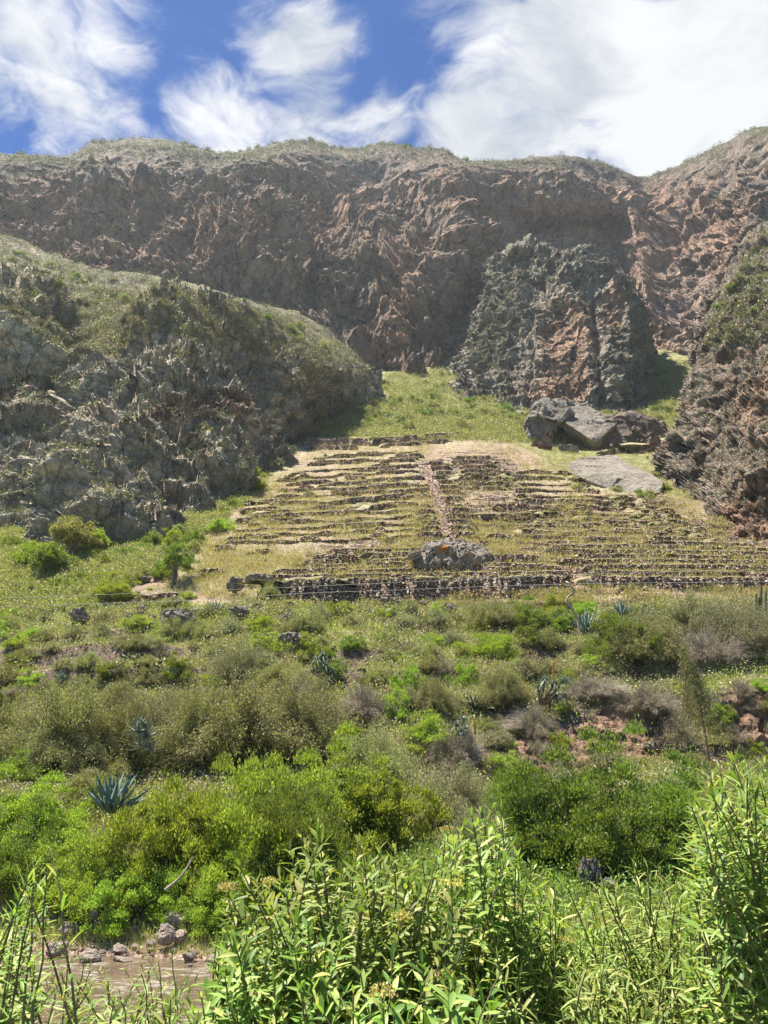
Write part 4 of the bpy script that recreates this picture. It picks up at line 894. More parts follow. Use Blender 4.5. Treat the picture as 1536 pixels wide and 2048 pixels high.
# ruined masonry by the cave
def ruin(pxs, label, t=1.6):
    D = hitD(pxs[0][0], max(p[1] for p in pxs))-0.6; D = min(D, Dc+.5) if pxs[0][0] < 1200 else D
    bm = bmesh.new(); f = [P(x, y, D) for x, y in pxs]; b = [q+np.array([0, t, 0]) for q in f]
    vf = [bm.verts.new(q) for q in f]; vb = [bm.verts.new(q) for q in b]; k = len(f)
    bm.faces.new(vf[::-1]); bm.faces.new(vb)
    for i in range(k): bm.faces.new((vf[i], vf[(i+1) % k], vb[(i+1) % k], vb[i]))
    bmesh.ops.triangulate(bm, faces=bm.faces)
    for _ in range(3): bmesh.ops.subdivide_edges(bm, edges=[e for e in bm.edges if e.calc_length() > 0.5], cuts=1)
    bmesh.ops.triangulate(bm, faces=bm.faces); bm.normal_update(); bm.verts.index_update()
    V = np.array([v.co[:] for v in bm.verts]); Nn = np.array([v.normal[:] for v in bm.verts]); Tt = [[v.index for v in f.verts] for f in bm.faces]; bm.free()
    V += Nn*(blocks(V, 0.6, 0.4, 5)*0.10)[:, None]
    return tag(mesh_obj('ruined_wall', V, T=Tt, mat=M['brickruin'], smooth=False), label, 'ruined wall', None, 'thing')
w1 = ruin([(1076, 893), (1086, 884), (1092, 868), (1098, 858), (1103, 857), (1105, 872), (1105, 893)], 'tall orange-brown ruined gable wall left of the cave mouth')
for (a, b, c, d) in ((1094, 866, 1097, 871), (1100, 872, 1103, 876)):
    Dw = w1.data.vertices[0].co.y; D = Dw-0.12; f = [P(a, b, D), P(c, b, D), P(c, d, D), P(a, d, D)]
    V = f+[q+np.array([0, .3, 0]) for q in f]
    mesh_obj('window_dark', V, [(0, 1, 2, 3), (0, 4, 5, 1), (1, 5, 6, 2), (2, 6, 7, 3), (3, 7, 4, 0)], mat=M['post_and_window_dark'], parent=w1, smooth=False)  # black box on the solid wall, its colour standing for shade inside the opening
ruin([(1297, 900), (1298, 880), (1303, 872), (1316, 871), (1322, 880), (1325, 897)], 'squat brown ruined wall right of the cave rocks')
ruin([(1062, 889), (1066, 883), (1078, 884), (1080, 891)], 'tiny low ruined wall beside the orange gable', 1.0)
make_wall([(1205, 905), (1240, 898), (1275, 896)], [(1205, 911), (1240, 904), (1275, 903)], 'low stone parapet in front of the wide brown rock wall', 'wall_far')
make_wall([(1275, 893), (1300, 888), (1318, 890)], [(1275, 906), (1300, 903), (1318, 900)], 'taller curved stone wall just below the squat ruined wall', 'wall_far')
make_wall([(1318, 888), (1345, 868)], [(1318, 897), (1345, 877)], 'stone wall climbing to the right cliff from the squat ruined wall', 'wall_far')
# person at the cave
def person(px, py, hpx):
    yy_ = next((y for y in range(885, 925) if zh[y//BIN, int(px)//BIN] <= Dc-1.0), 905); p = P(px, yy_, Dc-1.2); H = 1.68; me = bpy.data.meshes.new('person'); bm = bmesh.new()
    J = {'pel': (0, 0, .93), 'wst': (0, 0, 1.08), 'chs': (0, 0, 1.30), 'nck': (0, 0, 1.46), 'chn': (0, -.02, 1.53), 'hed': (0, -.01, 1.62), 'top': (0, 0, 1.68),
         'hl': (-.10, 0, .88), 'kl': (-.11, -.03, .48), 'al': (-.12, .01, .09), 'tl': (-.13, -.14, .03), 'hr': (.10, 0, .88), 'kr': (.13, -.06, .49), 'ar': (.14, .03, .09), 'tr': (.15, -.12, .03),
         'sl': (-.19, 0, 1.40), 'el': (-.25, .03, 1.12), 'wl': (-.26, -.06, .88), 'fl': (-.26, -.09, .78), 'sr': (.19, 0, 1.40), 'er': (.26, .04, 1.13), 'wr': (.20, -.12, .98), 'fr': (.15, -.17, .95)}
    Rr = {'pel': .15, 'wst': .13, 'chs': .15, 'nck': .055, 'chn': .07, 'hed': .095, 'top': .06, 'hl': .095, 'kl': .06, 'al': .04, 'tl': .035, 'hr': .095, 'kr': .06, 'ar': .04, 'tr': .035, 'sl': .06, 'el': .042, 'wl': .03, 'fl': .025, 'sr': .06, 'er': .042, 'wr': .03, 'fr': .025}
    E = [('pel', 'wst'), ('wst', 'chs'), ('chs', 'nck'), ('nck', 'chn'), ('chn', 'hed'), ('hed', 'top'), ('pel', 'hl'), ('hl', 'kl'), ('kl', 'al'), ('al', 'tl'), ('pel', 'hr'), ('hr', 'kr'), ('kr', 'ar'), ('ar', 'tr'), ('chs', 'sl'), ('sl', 'el'), ('el', 'wl'), ('wl', 'fl'), ('chs', 'sr'), ('sr', 'er'), ('er', 'wr'), ('wr', 'fr')]
    ks = list(J); vs = {k: bm.verts.new(J[k]) for k in ks}
    for a, b in E: bm.edges.new((vs[a], vs[b]))
    bm.to_mesh(me); bm.free()
    o = bpy.data.objects.new('person', me); COL.objects.link(o)
    md = o.modifiers.new('skin', 'SKIN'); 
    if not me.skin_vertices: 
        bpy.context.view_layer.objects.active = o
    for i, k in enumerate(ks):
        if me.skin_vertices: me.skin_vertices[0].data[i].radius = (Rr[k], Rr[k]*.8); me.skin_vertices[0].data[i].use_root = (k == 'pel')
    o.modifiers.new('sub', 'SUBSURF').levels = 1
    dg = bpy.context.evaluated_depsgraph_get(); dg.update(); m2 = bpy.data.meshes.new_from_object(o.evaluated_get(dg))
    o.modifiers.clear(); o.data = m2
    for mm in ('skin', 'shirt', 'trousers', 'hair'): m2.materials.append(M[mm])
    for f in m2.polygons:
        z = f.center.z; x = abs(f.center.x); f.use_smooth = True
        f.material_index = 3 if (z > 1.60 and (f.center.y > -.03 or z > 1.66)) else 0 if z > 1.47 else 1 if (z > 0.98 and (x < .24 or z > 1.1)) else 0 if x > .2 else 2 if z > .06 else 3
    o.location = tuple(p); s = hpx*mpp(p)/H; s = min(max(s, 0.9), 1.25); o.scale = (s, s, s)
    return tag(o, 'tiny standing person in a white top and dark trousers by the cave', 'person')
person(1224, 900, 15)
# named rocks of the middle ground
for a in [(782, 1213, 40, 22, 'grey pointed rock at the foot of the tallest wall', 0), (900, 1228, 28, 18, 'pale grey rock on the grass below the tallest wall', 1), (845, 1213, 22, 10, 'low grey stone between the two rocks below the tallest wall', 2),
          (515, 1172, 52, 26, 'broad flat-topped grey boulder at the left end of the tallest wall', 3), (466, 1192, 30, 34, 'dark upright rock left of the tallest wall', 4), (288, 1166, 24, 12, 'small dark rock on the bare slope by the cables', 5),
          (150, 1252, 38, 34, 'pale grey upright boulder among grass at far left', 0), (350, 1268, 66, 42, 'dark angular boulder on the bank below the cables', 1), (300, 1262, 22, 14, 'small dark stone left of the dark angular boulder', 2),
          (580, 1300, 54, 34, 'mossy grey boulder above the wide olive bush', 3), (530, 1282, 28, 14, 'brown rock left of the mossy grey boulder', 4), (480, 1245, 60, 26, 'long grey outcrop right of the upper agave', 5),
          (1188, 1175, 34, 12, 'dark round stone at the foot of the lower right walls', 2), (1352, 1174, 26, 12, 'grey lump against the lowest right wall', 3), (995, 1128, 16, 8, 'pale stone on the terraces right of the split boulder', 1),
          (1003, 1178, 9, 9, 'pinkish round stone set in the tallest wall', 0), (670, 1158, 20, 10, 'pinkish stone on the second wall left of centre', 5), (1137, 1096, 20, 7, 'long pale stone on the upper right walls', 4),
          (1263, 1126, 12, 12, 'small white pointed stone among the right walls', 1), (1458, 1113, 9, 10, 'tiny white pointed stone below the right cliff', 3), (1308, 1506, 34, 18, 'grey rock at the foot of the red earth bank', 0),
          (1020, 1495, 26, 20, 'brown rock in the hollow under the red earth bank', 2), (1185, 1790, 44, 56, 'tall grey rock behind the foreground shrubs at right', 4), (1225, 1800, 34, 30, 'smaller grey rock beside the tall one at right', 5),
          (95, 1225, 34, 8, 'flat white stone in the grass at far left', 1), (25, 1180, 20, 10, 'white stone at the left edge of the slope', 2), (560, 1230, 22, 8, 'thin grey stone in the grass below the long outcrop', 0)]:
    rock(a[0], a[1], a[2], a[3], a[4], None, k=a[5])
for i in range(40):
    rock(298+R_.randn()*20, 1330+R_.randn()*20, R_.uniform(7, 17), R_.uniform(6, 12), 'dark stone in the collapsed heap below the dark angular boulder', 'stones of the collapsed heap', name='rock', cat='rock', bury=.3)
make_wall([(262, 1196), (352, 1186)], [(262, 1206), (352, 1200)], 'low earthy retaining wall under the cables left of the upper agave', 'wall')
for i in range(26):
    rock(R_.uniform(260, 600), 1238+R_.randn()*14, R_.uniform(12, 34), R_.uniform(8, 18), 'dark rock breaking out of the earthy ledge below the cables', 'dark rocks of the earthy ledge', name='rock', cat='rock', bury=.3)
# rocks strewn over the slopes
for i in range(46):
    x, y = R_.uniform(500, 1500), R_.uniform(905, 1150)
    if x < 560 and y < 1000: continue
    rock(x, y, R_.uniform(4, 9), R_.uniform(3, 6), 'small grey rock lying loose on the terraced slope', 'loose rocks on the terraced slope', name='rock', cat='rock')
for i in range(36):
    x, y = R_.uniform(0, 760), R_.uniform(1180, 1460)
    rock(x, y, R_.uniform(7, 18), R_.uniform(5, 11), 'weathered rock half hidden in grass on the lower left slope', 'weathered rocks on the lower left slope', name='rock', cat='rock')
for i in range(34):
    x, y = R_.uniform(0, 300), R_.uniform(1545, 1600); rock(x, y, R_.uniform(9, 24), R_.uniform(6, 13), 'pale stone in the dry gully by the big agave', 'pale stones by the big agave', name='rock', mes=RS_, cat='rock')
# river stones
cnt = 0
rs = [(110, 1925, 40, 36), (172, 1940, 44, 28), (185, 1860, 40, 34), (135, 1880, 40, 26), (240, 1935, 42, 16), (300, 1900, 26, 16), (330, 1905, 40, 40), (405, 1958, 36, 14), (405, 1975, 40, 16), (360, 1975, 36, 14), (375, 1930, 26, 20), (235, 1910, 30, 14),
      (60, 1885, 20, 14), (45, 1900, 22, 12), (20, 1890, 24, 12), (270, 1945, 16, 8), (345, 1870, 60, 40), (355, 1900, 46, 30), (100, 1860, 30, 20), (270, 1870, 30, 14), (420, 1935, 24, 18)]
for x, y, a, b in rs:
    rock(x, y, a, b, '%s pinkish grey stone, %s along the far edge of the brown river' % ('large' if a > 38 else 'middling' if a > 25 else 'small', ORD[sorted(range(len(rs)), key=lambda q: rs[q][0]).index(rs.index((x, y, a, b)))]+' from the left' if rs.index((x, y, a, b)) != -1 and sorted(range(len(rs)), key=lambda q: rs[q][0]).index(rs.index((x, y, a, b))) < 20 else 'furthest right'), 'stones along the river edge', name='river_stone', mes=RS_, cat='stone', bury=0.25)
for i in range(90):
    x = R_.uniform(-10, 470); y = 1880+R_.randn()*28
    rock(x, y, R_.uniform(8, 20), R_.uniform(5, 11), 'small rounded stone on the gravelly river edge', 'small stones on the river edge', name='river_stone', mes=RS_, cat='stone', bury=0.2)
for x, y, a, b, lb in [(845, 2030, 70, 120, 'large pale boulder low behind the centre shrub'), (1200, 1985, 46, 34, 'pale pinkish stone with a small cairn on it'), (1202, 1968, 22, 14, 'small dark stone balanced on the pale pinkish stone'),
                 (983, 1990, 18, 26, 'white stone upright in the grass at bottom centre'), (1510, 2020, 90, 70, 'large pinkish boulder in the bottom right corner'), (1300, 2005, 14, 14, 'little white stone in the grass at lower right'), (1080, 2005, 40, 26, 'pale rock between the stems at the bottom'), (85, 2046, 60, 22, 'pale grey stone at the bottom edge on the left')]:
    rock(x, y, a, b, lb, None, name='river_stone', mes=RS_, cat='stone')
for i in range(50):
    rock(R_.uniform(850, 1536), R_.uniform(1900, 2050), R_.uniform(8, 26), R_.uniform(6, 16), 'small pale stone on the grassy near bank', 'small stones on the near bank', name='river_stone', mes=RS_, cat='stone')
print('rocks', round(time.time()-T0, 1))

#@@PLANTS
def unit(v): return v/np.maximum(np.linalg.norm(v, axis=-1, keepdims=True), 1e-9)
def leafquads(c, d, nrm, L, W, curl=0.0):
    """diamond leaves: n x 4 vertices"""
    d = unit(d); s = unit(np.cross(d, nrm)); up = np.cross(s, d)
    L = np.broadcast_to(L, len(c))[:, None]; W = np.broadcast_to(W, len(c))[:, None]
    V = np.stack([c, c+d*L*.5+s*W*.5+up*L*curl, c+d*L, c+d*L*.5-s*W*.5+up*L*curl], 1)
    Q = np.arange(len(c)*4).reshape(-1, 4)
    return V.reshape(-1, 3), Q
def tubes(paths, r0, r1, k=4):
    """tapered tubes through (n, m, 3) paths; returns V, Q"""
    paths = np.asarray(paths); n, m, _ = paths.shape
    tng = unit(np.gradient(paths, axis=1)); ref = np.array([0.3, 0.9, 0.2]); a = unit(np.cross(tng, ref)); b = np.cross(tng, a)
    ang = np.arange(k)*2*np.pi/k; f = np.linspace(0, 1, m)
    r0 = np.broadcast_to(r0, n)[:, None]; r1 = np.broadcast_to(r1, n)[:, None]
    r = (r0+(r1-r0)*f[None])[..., None, None]
    V = paths[:, :, None]+r*(a[:, :, None]*np.cos(ang)[None, None, :, None]+b[:, :, None]*np.sin(ang)[None, None, :, None])
    idx = np.arange(n*m*k).reshape(n, m, k); nx = np.roll(idx, -1, 2)
    Q = np.stack([idx[:, :-1], nx[:, :-1], nx[:, 1:], idx[:, 1:]], -1).reshape(-1, 4)
    return V.reshape(-1, 3), Q
def curve3(a, b, c, m):
    t = np.linspace(0, 1, m)[None, :, None]; a, b, c = a[:, None], b[:, None], c[:, None]
    return a*(1-t)**2+2*b*t*(1-t)+c*t*t
def bush_parts(seed, R, H, nl, L, nclump=40, twigs=60, flat=1.0, lw=0.5, open_=0.25, twr=0.012, up=0.4):
    """returns foliage (V,Q), branches (V,Q); radius R, height H, base at 0"""
    r = np.random.RandomState(seed)
    d = r.randn(nclump, 3); d[:, 2] = np.abs(d[:, 2])*0.9-0.15; d = unit(d)
    rad = 0.50+0.46*r.rand(nclump, 1)
    lob = 1+0.22*np.sin(np.arctan2(d[:, 1], d[:, 0])*3+seed)[:, None]+0.20*r.randn(nclump, 1)
    cc = d*rad*lob*np.array([R, R, H*0.80]); cc[:, 2] = np.maximum(cc[:, 2]+H*0.12, H*0.06)
    cr = (0.16+0.26*r.rand(nclump)**1.5)*min(R, H)*(40/nclump)**0.40
    ci = r.randint(nclump, size=nl); e = unit(r.randn(nl, 3)); rr = r.rand(nl)**0.45
    e[:, 2] = np.where(e[:, 2] < -0.2, -e[:, 2]*0.5, e[:, 2])
    c = cc[ci]+e*(rr*cr[ci])[:, None]*np.array([1, 1, 0.8])
    stray = r.rand(nl) < open_; c[stray] += r.randn(stray.sum(), 3)*0.10*R
    c[:, 2] = np.abs(c[:, 2])
    dd = unit(e*0.7+unit(c)*0.5+np.array([0, 0, up])+r.randn(nl, 3)*0.55)
    nr = unit(r.randn(nl, 3)*0.8+np.array([0, 0, 0.8])+e*0.4)
    LL = L*(0.6+0.8*r.rand(nl))
    fV, fQ = leafquads(c, dd, nr, LL, LL*lw, 0.08)
    ti = r.randint(nclump, size=twigs); end = cc[ti]+r.randn(twigs, 3)*0.12*R; st = r.randn(twigs, 3)*0.06*R; st[:, 2] = -0.1*H
    mid = (st+end)/2+np.stack([r.randn(twigs)*.1*R, r.randn(twigs)*.1*R, np.full(twigs, .12*H)], 1)
    bV, bQ = tubes(curve3(st, mid, end, 6), twr*(0.6+r.rand(twigs)), twr*0.3)
    return (fV, fQ), (bV, bQ)
def broom_parts(seed, R, H, ns, leafn, L, twr=0.006, droop=0.25):
    """feathery shrub of many fine curving shoots with tiny leaves"""
    r = np.random.RandomState(seed); az = r.rand(ns)*2*np.pi; sp_ = np.sqrt(r.rand(ns))
    st = np.stack([np.cos(az)*R*0.45*sp_*r.rand(ns), np.sin(az)*R*0.45*sp_*r.rand(ns), np.zeros(ns)], 1)
    tuft = np.floor(az*3.5+seed).astype(int)*7+np.floor(sp_*3).astype(int); tv = np.random.RandomState(seed+5).rand(400)[tuft % 400]
    lob = (1+0.25*np.sin(az*2+seed)+0.10*r.randn(ns))*(0.72+0.5*tv)
    end = np.stack([np.cos(az)*R*sp_*lob, np.sin(az)*R*sp_*lob, H*(1-0.65*sp_**2.2)*(0.45+0.75*tv)*(0.8+0.3*r.rand(ns))], 1)
    mid = (st+end)/2; mid[:, 2] += H*(0.25+droop*r.rand(ns)); mid[:, :2] += r.randn(ns, 2)*R*0.07
    path = curve3(st, mid, end, 8); path[:, 5:] += np.cumsum(r.randn(ns, 3, 3)*R*0.02, axis=1)
    bV, bQ = tubes(path, twr*(0.7+0.6*r.rand(ns)), twr*0.35, 3)
    k = r.randint(ns, size=leafn); t = 0.35+0.65*r.rand(leafn)**0.7; fi = t*7; i0 = np.minimum(fi.astype(int), 6); ff = (fi-i0)[:, None]
    c = path[k, i0]*(1-ff)+path[k, i0+1]*ff; tg = unit(path[k, i0+1]-path[k, i0])
    c = c+r.randn(leafn, 3)*L*0.7
    dd = unit(tg*0.8+r.randn(leafn, 3)*0.7+np.array([0, 0, .1])); nr = unit(r.randn(leafn, 3)+np.array([0, 0, .7]))
    LL = L*(0.6+0.8*r.rand(leafn))
    return leafquads(c, dd, nr, LL, LL*0.42, 0.05), (bV, bQ)
def plant_proto(name, fol, br, lf, bm='bark'):
    """a plant: Empty with foliage and branches as parts"""
    e = bpy.data.objects.new(name, None); COL.objects.link(e); e.empty_display_size = 0.3
    f = mesh_obj('foliage', fol[0], fol[1], mat=M[lf], parent=e, smooth=False)
    b = mesh_obj('branches', br[0], br[1], mat=M[bm], parent=e)
    return e
PROTO = {}
def mkproto(key, name, fn, lf, bm='bark'):
    fol, br = fn(); PROTO[key] = dict(name=name, fol=fol, br=br, lf=lf, bm=bm, mesh=None)
# unit sized prototypes: radius 1, height given by scale; base leaf sizes chosen for ~2 m plants
for i in range(3):
    mkproto('Xgreen%d' % i, 'bush', lambda i=i: bush_parts(110+i, 1, 1.25, 62000, 0.038, 110, 150, open_=0.12, twr=.007), 'lf_green')
    mkproto('Xbright%d' % i, 'bush', lambda i=i: bush_parts(120+i, 1, 1.25, 62000, 0.040, 120, 130, open_=0.12, twr=.007), 'lf_bright')
    mkproto('Xolive%d' % i, 'bush', lambda i=i: broom_parts(130+i, 1, 1.1, 3200, 60000, 0.026, twr=.0028), 'lf_olive', 'twig')
    mkproto('Xgrey%d' % i, 'bush', lambda i=i: broom_parts(140+i, 1, 1.0, 2600, 40000, 0.026, twr=.003), 'lf_grey', 'twig')
    mkproto('Xdry%d' % i, 'dry_bush', lambda i=i: broom_parts(150+i, 1, 0.95, 3000, 7000, 0.032, droop=0.2, twr=.0055), 'lf_dry', 'dead')
    mkproto('green%d' % i, 'bush', lambda i=i: bush_parts(10+i, 1, 1.25, 15000, 0.072, 70, 70, open_=0.3), 'lf_green')
    mkproto('bright%d' % i, 'bush', lambda i=i: bush_parts(20+i, 1, 1.25, 15000, 0.075, 80, 60, open_=0.35), 'lf_bright')
    mkproto('olive%d' % i, 'bush', lambda i=i: broom_parts(30+i, 1, 1.1, 900, 17000, 0.055), 'lf_olive', 'twig')
    mkproto('grey%d' % i, 'bush', lambda i=i: broom_parts(40+i, 1, 1.0, 800, 11000, 0.055), 'lf_grey', 'twig')
    mkproto('dry%d' % i, 'dry_bush', lambda i=i: broom_parts(50+i, 1, 0.95, 1300, 6000, 0.05, droop=0.1), 'lf_dry', 'dead')
    mkproto('low%d' % i, 'shrub', lambda i=i: bush_parts(60+i, 1, 0.9, 2600, 0.13, 28, 16, open_=0.35), 'lf_dark')
    mkproto('lowg%d' % i, 'shrub', lambda i=i: bush_parts(65+i, 1, 0.9, 3000, 0.13, 30, 16, open_=0.35), 'lf_green')
    mkproto('lowo%d' % i, 'shrub', lambda i=i: bush_parts(68+i, 1, 0.9, 3000, 0.13, 30, 16, open_=0.35), 'lf_olive')
def get(key):
    p = PROTO[key]
    if p['mesh'] is None:
        e = plant_proto(p['name'], p['fol'], p['br'], p['lf'], p['bm'])
        p['mesh'] = [(c.name.split('.')[0], c.data) for c in e.children]
        for c in list(e.children): bpy.data.objects.remove(c)
        bpy.data.objects.remove(e)
    return p
def plant(key, px, py, wpx, hpx, label, cat='bush', group=None, name=None, pt=None, sink=0.08):
    """stand a plant so that its foot is at a photo pixel on the ground, its width and height given in photo pixels"""
    p = get(key); q = hit(px, py) if pt is None else pt; mm = mpp(q)
    rx = wpx*mm/2/1.06; h0 = 1.25 if 'green' in key or 'brigh' in key else 1.05; hz = hpx*mm/h0
    e = bpy.data.objects.new(name or p['name'], None); COL.objects.link(e)
    e.location = (q[0], q[1]+rx*0.35, q[2]-hz*sink); e.rotation_euler = (0, 0, R_.uniform(0, 6.28)); e.scale = (rx, rx*0.9, hz)
    tag(e, label, cat, group)
    for nm, me in p['mesh']:
        o = bpy.data.objects.new(nm, me); COL.objects.link(o); o.parent = e
    return e
def rk(base): return base+str(R_.randint(3))
# --- large named bushes: key, foot px, py, width, height, label
BIG = [
 ('bright0', 340, 1805, 300, 290, 'large bright green bush right of the big blue agave'),
 ('bright1', 520, 1790, 320, 300, 'tall rounded bright green bush left of centre with a dark hollow'),
 ('bright2', 650, 1690, 300, 215, 'leafy yellow-green bush behind the centre shrub'),
 ('bright0', 760, 1700, 240, 190, 'light green bush just right of the leafy yellow-green one'),
 ('green0', 590, 1830, 260, 260, 'dark green bush low behind the centre shrub, on the left'),
 ('olive0', 735, 1590, 230, 120, 'pale feathery bush above the light green centre bush'),
 ('green1', 1200, 1760, 360, 270, 'broad dark green bush right of centre, widest of the far bank'),
 ('green2', 1370, 1740, 320, 240, 'dense green bush left of the tall leafy shrub at right'),
 ('green0', 1080, 1740, 220, 200, 'green bush sloping down left of the broad dark one'),
 ('grey0', 900, 1660, 230, 140, 'tangled grey-green vine bush above the foreground centre'),
 ('grey1', 960, 1760, 220, 150, 'grey twiggy bush low behind the centre right shrub'),
 ('bright2', 40, 1700, 240, 150, 'pale flowered green bush at the left edge beside the agave'),
 ('green2', 30, 1800, 200, 160, 'leafy green bush at the left edge above the river'),
 ('bright1', 160, 1835, 250, 190, 'light green willowy bush above the river on the left'),
 ('bright0', 270, 1858, 220, 150, 'light green bush at the water right of the willowy one'),
 ('bright2', 430, 1868, 200, 140, 'small light green bush at the water left of the centre shrub'),
 ('grey2', 225, 1705, 170, 60, 'low grey-green bush just below the big agave'),
 ('olive1', 470, 1560, 390, 200, 'widest olive bush with curling shoots in the middle left'),
 ('olive2', 390, 1545, 200, 160, 'olive feathery bush beside the stacked agave rosettes'),
 ('olive0', 610, 1540, 220, 170, 'feathery olive bush at the right shoulder of the widest one'),
 ('olive0', 110, 1560, 300, 190, 'big soft olive bush on the left above the dry gully'),
 ('olive2', 230, 1550, 210, 160, 'brown-shadowed olive bush left of the stacked agave rosettes'),
 ('olive1', -10, 1560, 190, 150, 'olive bush cut by the left edge above the gully'),
 ('grey0', 480, 1375, 130, 100, 'rounded grey-green broom bush left of the mossy boulder'),
 ('olive2', 560, 1390, 160, 60, 'flat olive bush below the mossy boulder'),
 ('grey2', 330, 1455, 180, 80, 'thin grey bush on the slope behind the stacked agaves'),
 ('dry0', 730, 1450, 160, 90, 'dry brown bush right of the widest olive bush'),
 ('bright1', 985, 1325, 120, 75, 'yellow-green bush in the middle of the slope right of centre'),
 ('bright0', 810, 1395, 70, 70, 'small yellow-green bush on the slope at centre'),
 ('bright2', 930, 1375, 60, 60, 'small bright bush left below the yellow-green one'),
 ('green1', 1050, 1255, 130, 65, 'green bush left of the blue agave clump'),
 ('olive0', 980, 1265, 130, 70, 'soft olive bush above the yellow-green bush'),
 ('bright1', 1110, 1235, 70, 50, 'bright green bush at the head of the footpath'),
 ('green0', 1255, 1320, 150, 110, 'dark green thicket right of the blue agave clump'),
 ('grey1', 1400, 1290, 240, 120, 'wide pale feathery bush below the right terraces'),
 ('grey0', 1500, 1320, 180, 140, 'grey feathery bush cut by the right edge'),
 ('olive1', 1320, 1345, 190, 110, 'olive bush above the red earth bank'),
 ('dry1', 1430, 1345, 150, 110, 'leafless grey tangle of branches right above the earth bank'),
 ('dry2', 1190, 1405, 150, 60, 'dead brown creeper hanging over the earth bank on the left'),
 ('dry0', 1300, 1440, 150, 85, 'dead brown creeper hanging in the middle of the earth bank'),
 ('dry1', 1365, 1510, 100, 120, 'tall dry brown thicket at the right end of the earth bank'),
 ('dry2', 1070, 1475, 110, 70, 'dry grey-brown bush below the flowering aloes'),
 ('dry0', 1130, 1535, 80, 40, 'dry brush at the foot of the red earth bank'),
 ('grey2', 1120, 1580, 90, 50, 'pale green shrub at the foot of the earth bank by the post'),
 ('olive1', 870, 1440, 120, 80, 'olive shrub behind the dark aloes'),
 ('olive2', 1010, 1420, 130, 80, 'olive shrub between dark aloe and flowering aloes'),
 ('dry1', 920, 1550, 150, 110, 'grey dry thicket below the small white aloes'),
 ('bright0', 1130, 1385, 60, 50, 'small green shrub under the blue agave clump'),
 ('bright2', 60, 1130, 90, 60, 'green bush at the far left foot of the rocky hill'),
 ('bright1', 510, 983, 66, 42, 'bright round bush at the edge of the grassy terraces'),
 ('green1', 385, 1085, 50, 34, 'green bush on the slope left of the terraces'),
 ('bright0', 440, 1062, 60, 34, 'light green bush where the rocky hill meets the terraces'),
 ('green0', 100, 1148, 70, 48, 'dark green bush below the round dark tree'),
 ('bright2', 220, 1200, 110, 60, 'light green bush crossed by the cables on the left'),
 ('green2', 300, 1090, 60, 34, 'green bush at the lower foot of the rocky hill'),
]
for b in BIG: plant(('X' if b[3] > 100 else '')+b[0], b[1], b[2], b[3], b[4], b[5])
# --- small trees
def tree(px, py, wpx, hpx, key, lf, label, trunks=3, seed=0):
    q = hit(px, py); mm = mpp(q); R = wpx*mm/2; H = hpx*mm; r = np.random.RandomState(seed)
    e = empty('tree', q, label, 'tree')
    fol, _ = bush_parts(seed, R, H*0.72, 9000, R*0.10, 50, 4, open_=0.3)
    fol[0][:, 2] += H*0.28; mesh_obj('crown', fol[0], fol[1], mat=M[lf], parent=e, smooth=False)
    st = r.randn(trunks, 3)*0.05*R; st[:, 2] = -0.3; en = r.randn(trunks, 3)*0.35*R; en[:, 2] = H*0.72; mid = (st+en)/2+r.randn(trunks, 3)*.08*R
    V, Q = tubes(curve3(st, mid, en, 8), 0.035*H, 0.012*H, 6); mesh_obj('trunk', V, Q, mat=M['bark'], parent=e)
    return e
tree(350, 1166, 62, 98, 'bright', 'lf_green', 'small upright tree with bare stems left of the terraces', 4, 5)
tree(140, 1112, 90, 88, 'green', 'lf_olive', 'round brownish-green tree at the foot of the rocky hill', 4, 6)
tree(95, 1150, 70, 64, 'green', 'lf_green', 'smaller dark green tree left of the round one', 3, 7)
tree(345, 1103, 44, 44, 'green', 'lf_bright', 'little bright tree just above the upright one', 3, 8)
tree(190, 1105, 50, 50, 'green', 'lf_bright', 'bright green little tree right of the round brownish one', 3, 9)
# drooping slender tree at the earth bank
def weeping(px, py, wpx, hpx):
    q = hit(px, py); mm = mpp(q); R = wpx*mm/2; H = hpx*mm; r = np.random.RandomState(3); e = empty('drooping_tree', q, 'slender weeping tree with hanging shoots before the earth bank', 'tree')
    n = 170; t = r.rand(n)**0.7; z = H*(0.25+0.75*t); az = r.rand(n)*6.28; rr = R*(1.1-0.75*t)*(0.4+0.6*r.rand(n))
    a = np.stack([np.sin(t*3)*R*.1-t*R*.5, np.cos(t*5)*R*.1, z], 1); b = a+np.stack([np.cos(az)*rr*.8, np.sin(az)*rr*.8, H*.08+0*z], 1); c = a+np.stack([np.cos(az)*rr*1.2, np.sin(az)*rr*1.2, -z*(.25+.3*r.rand(n))], 1)
    path = curve3(a, b, c, 8); V, Q = tubes(path, .008, .004, 3)
    m = 9000; k = r.randint(n, size=m); i = r.randint(1, 8, size=m); cc = path[k, i]+r.randn(m, 3)*.05
    d = unit(np.stack([r.randn(m)*.4, r.randn(m)*.4, -np.ones(m)], 1)); V2, Q2 = leafquads(cc, d, r.randn(m, 3), .11*(.6+.8*r.rand(m)), .026)
    mesh_obj('foliage', V2, Q2, mat=M['lf_olive'], parent=e, smooth=False); mesh_obj('branches', V, Q, mat=M['twig'], parent=e)
    V, Q = tubes(np.array([[(np.sin(u*3)*R*.1-u*R*.5, np.cos(u*5)*R*.1, u*H-.2) for u in np.linspace(0, 1, 12)]]), .05, .012, 6); mesh_obj('trunk', V, Q, mat=M['bark'], parent=e)
weeping(1425, 1545, 110, 255)

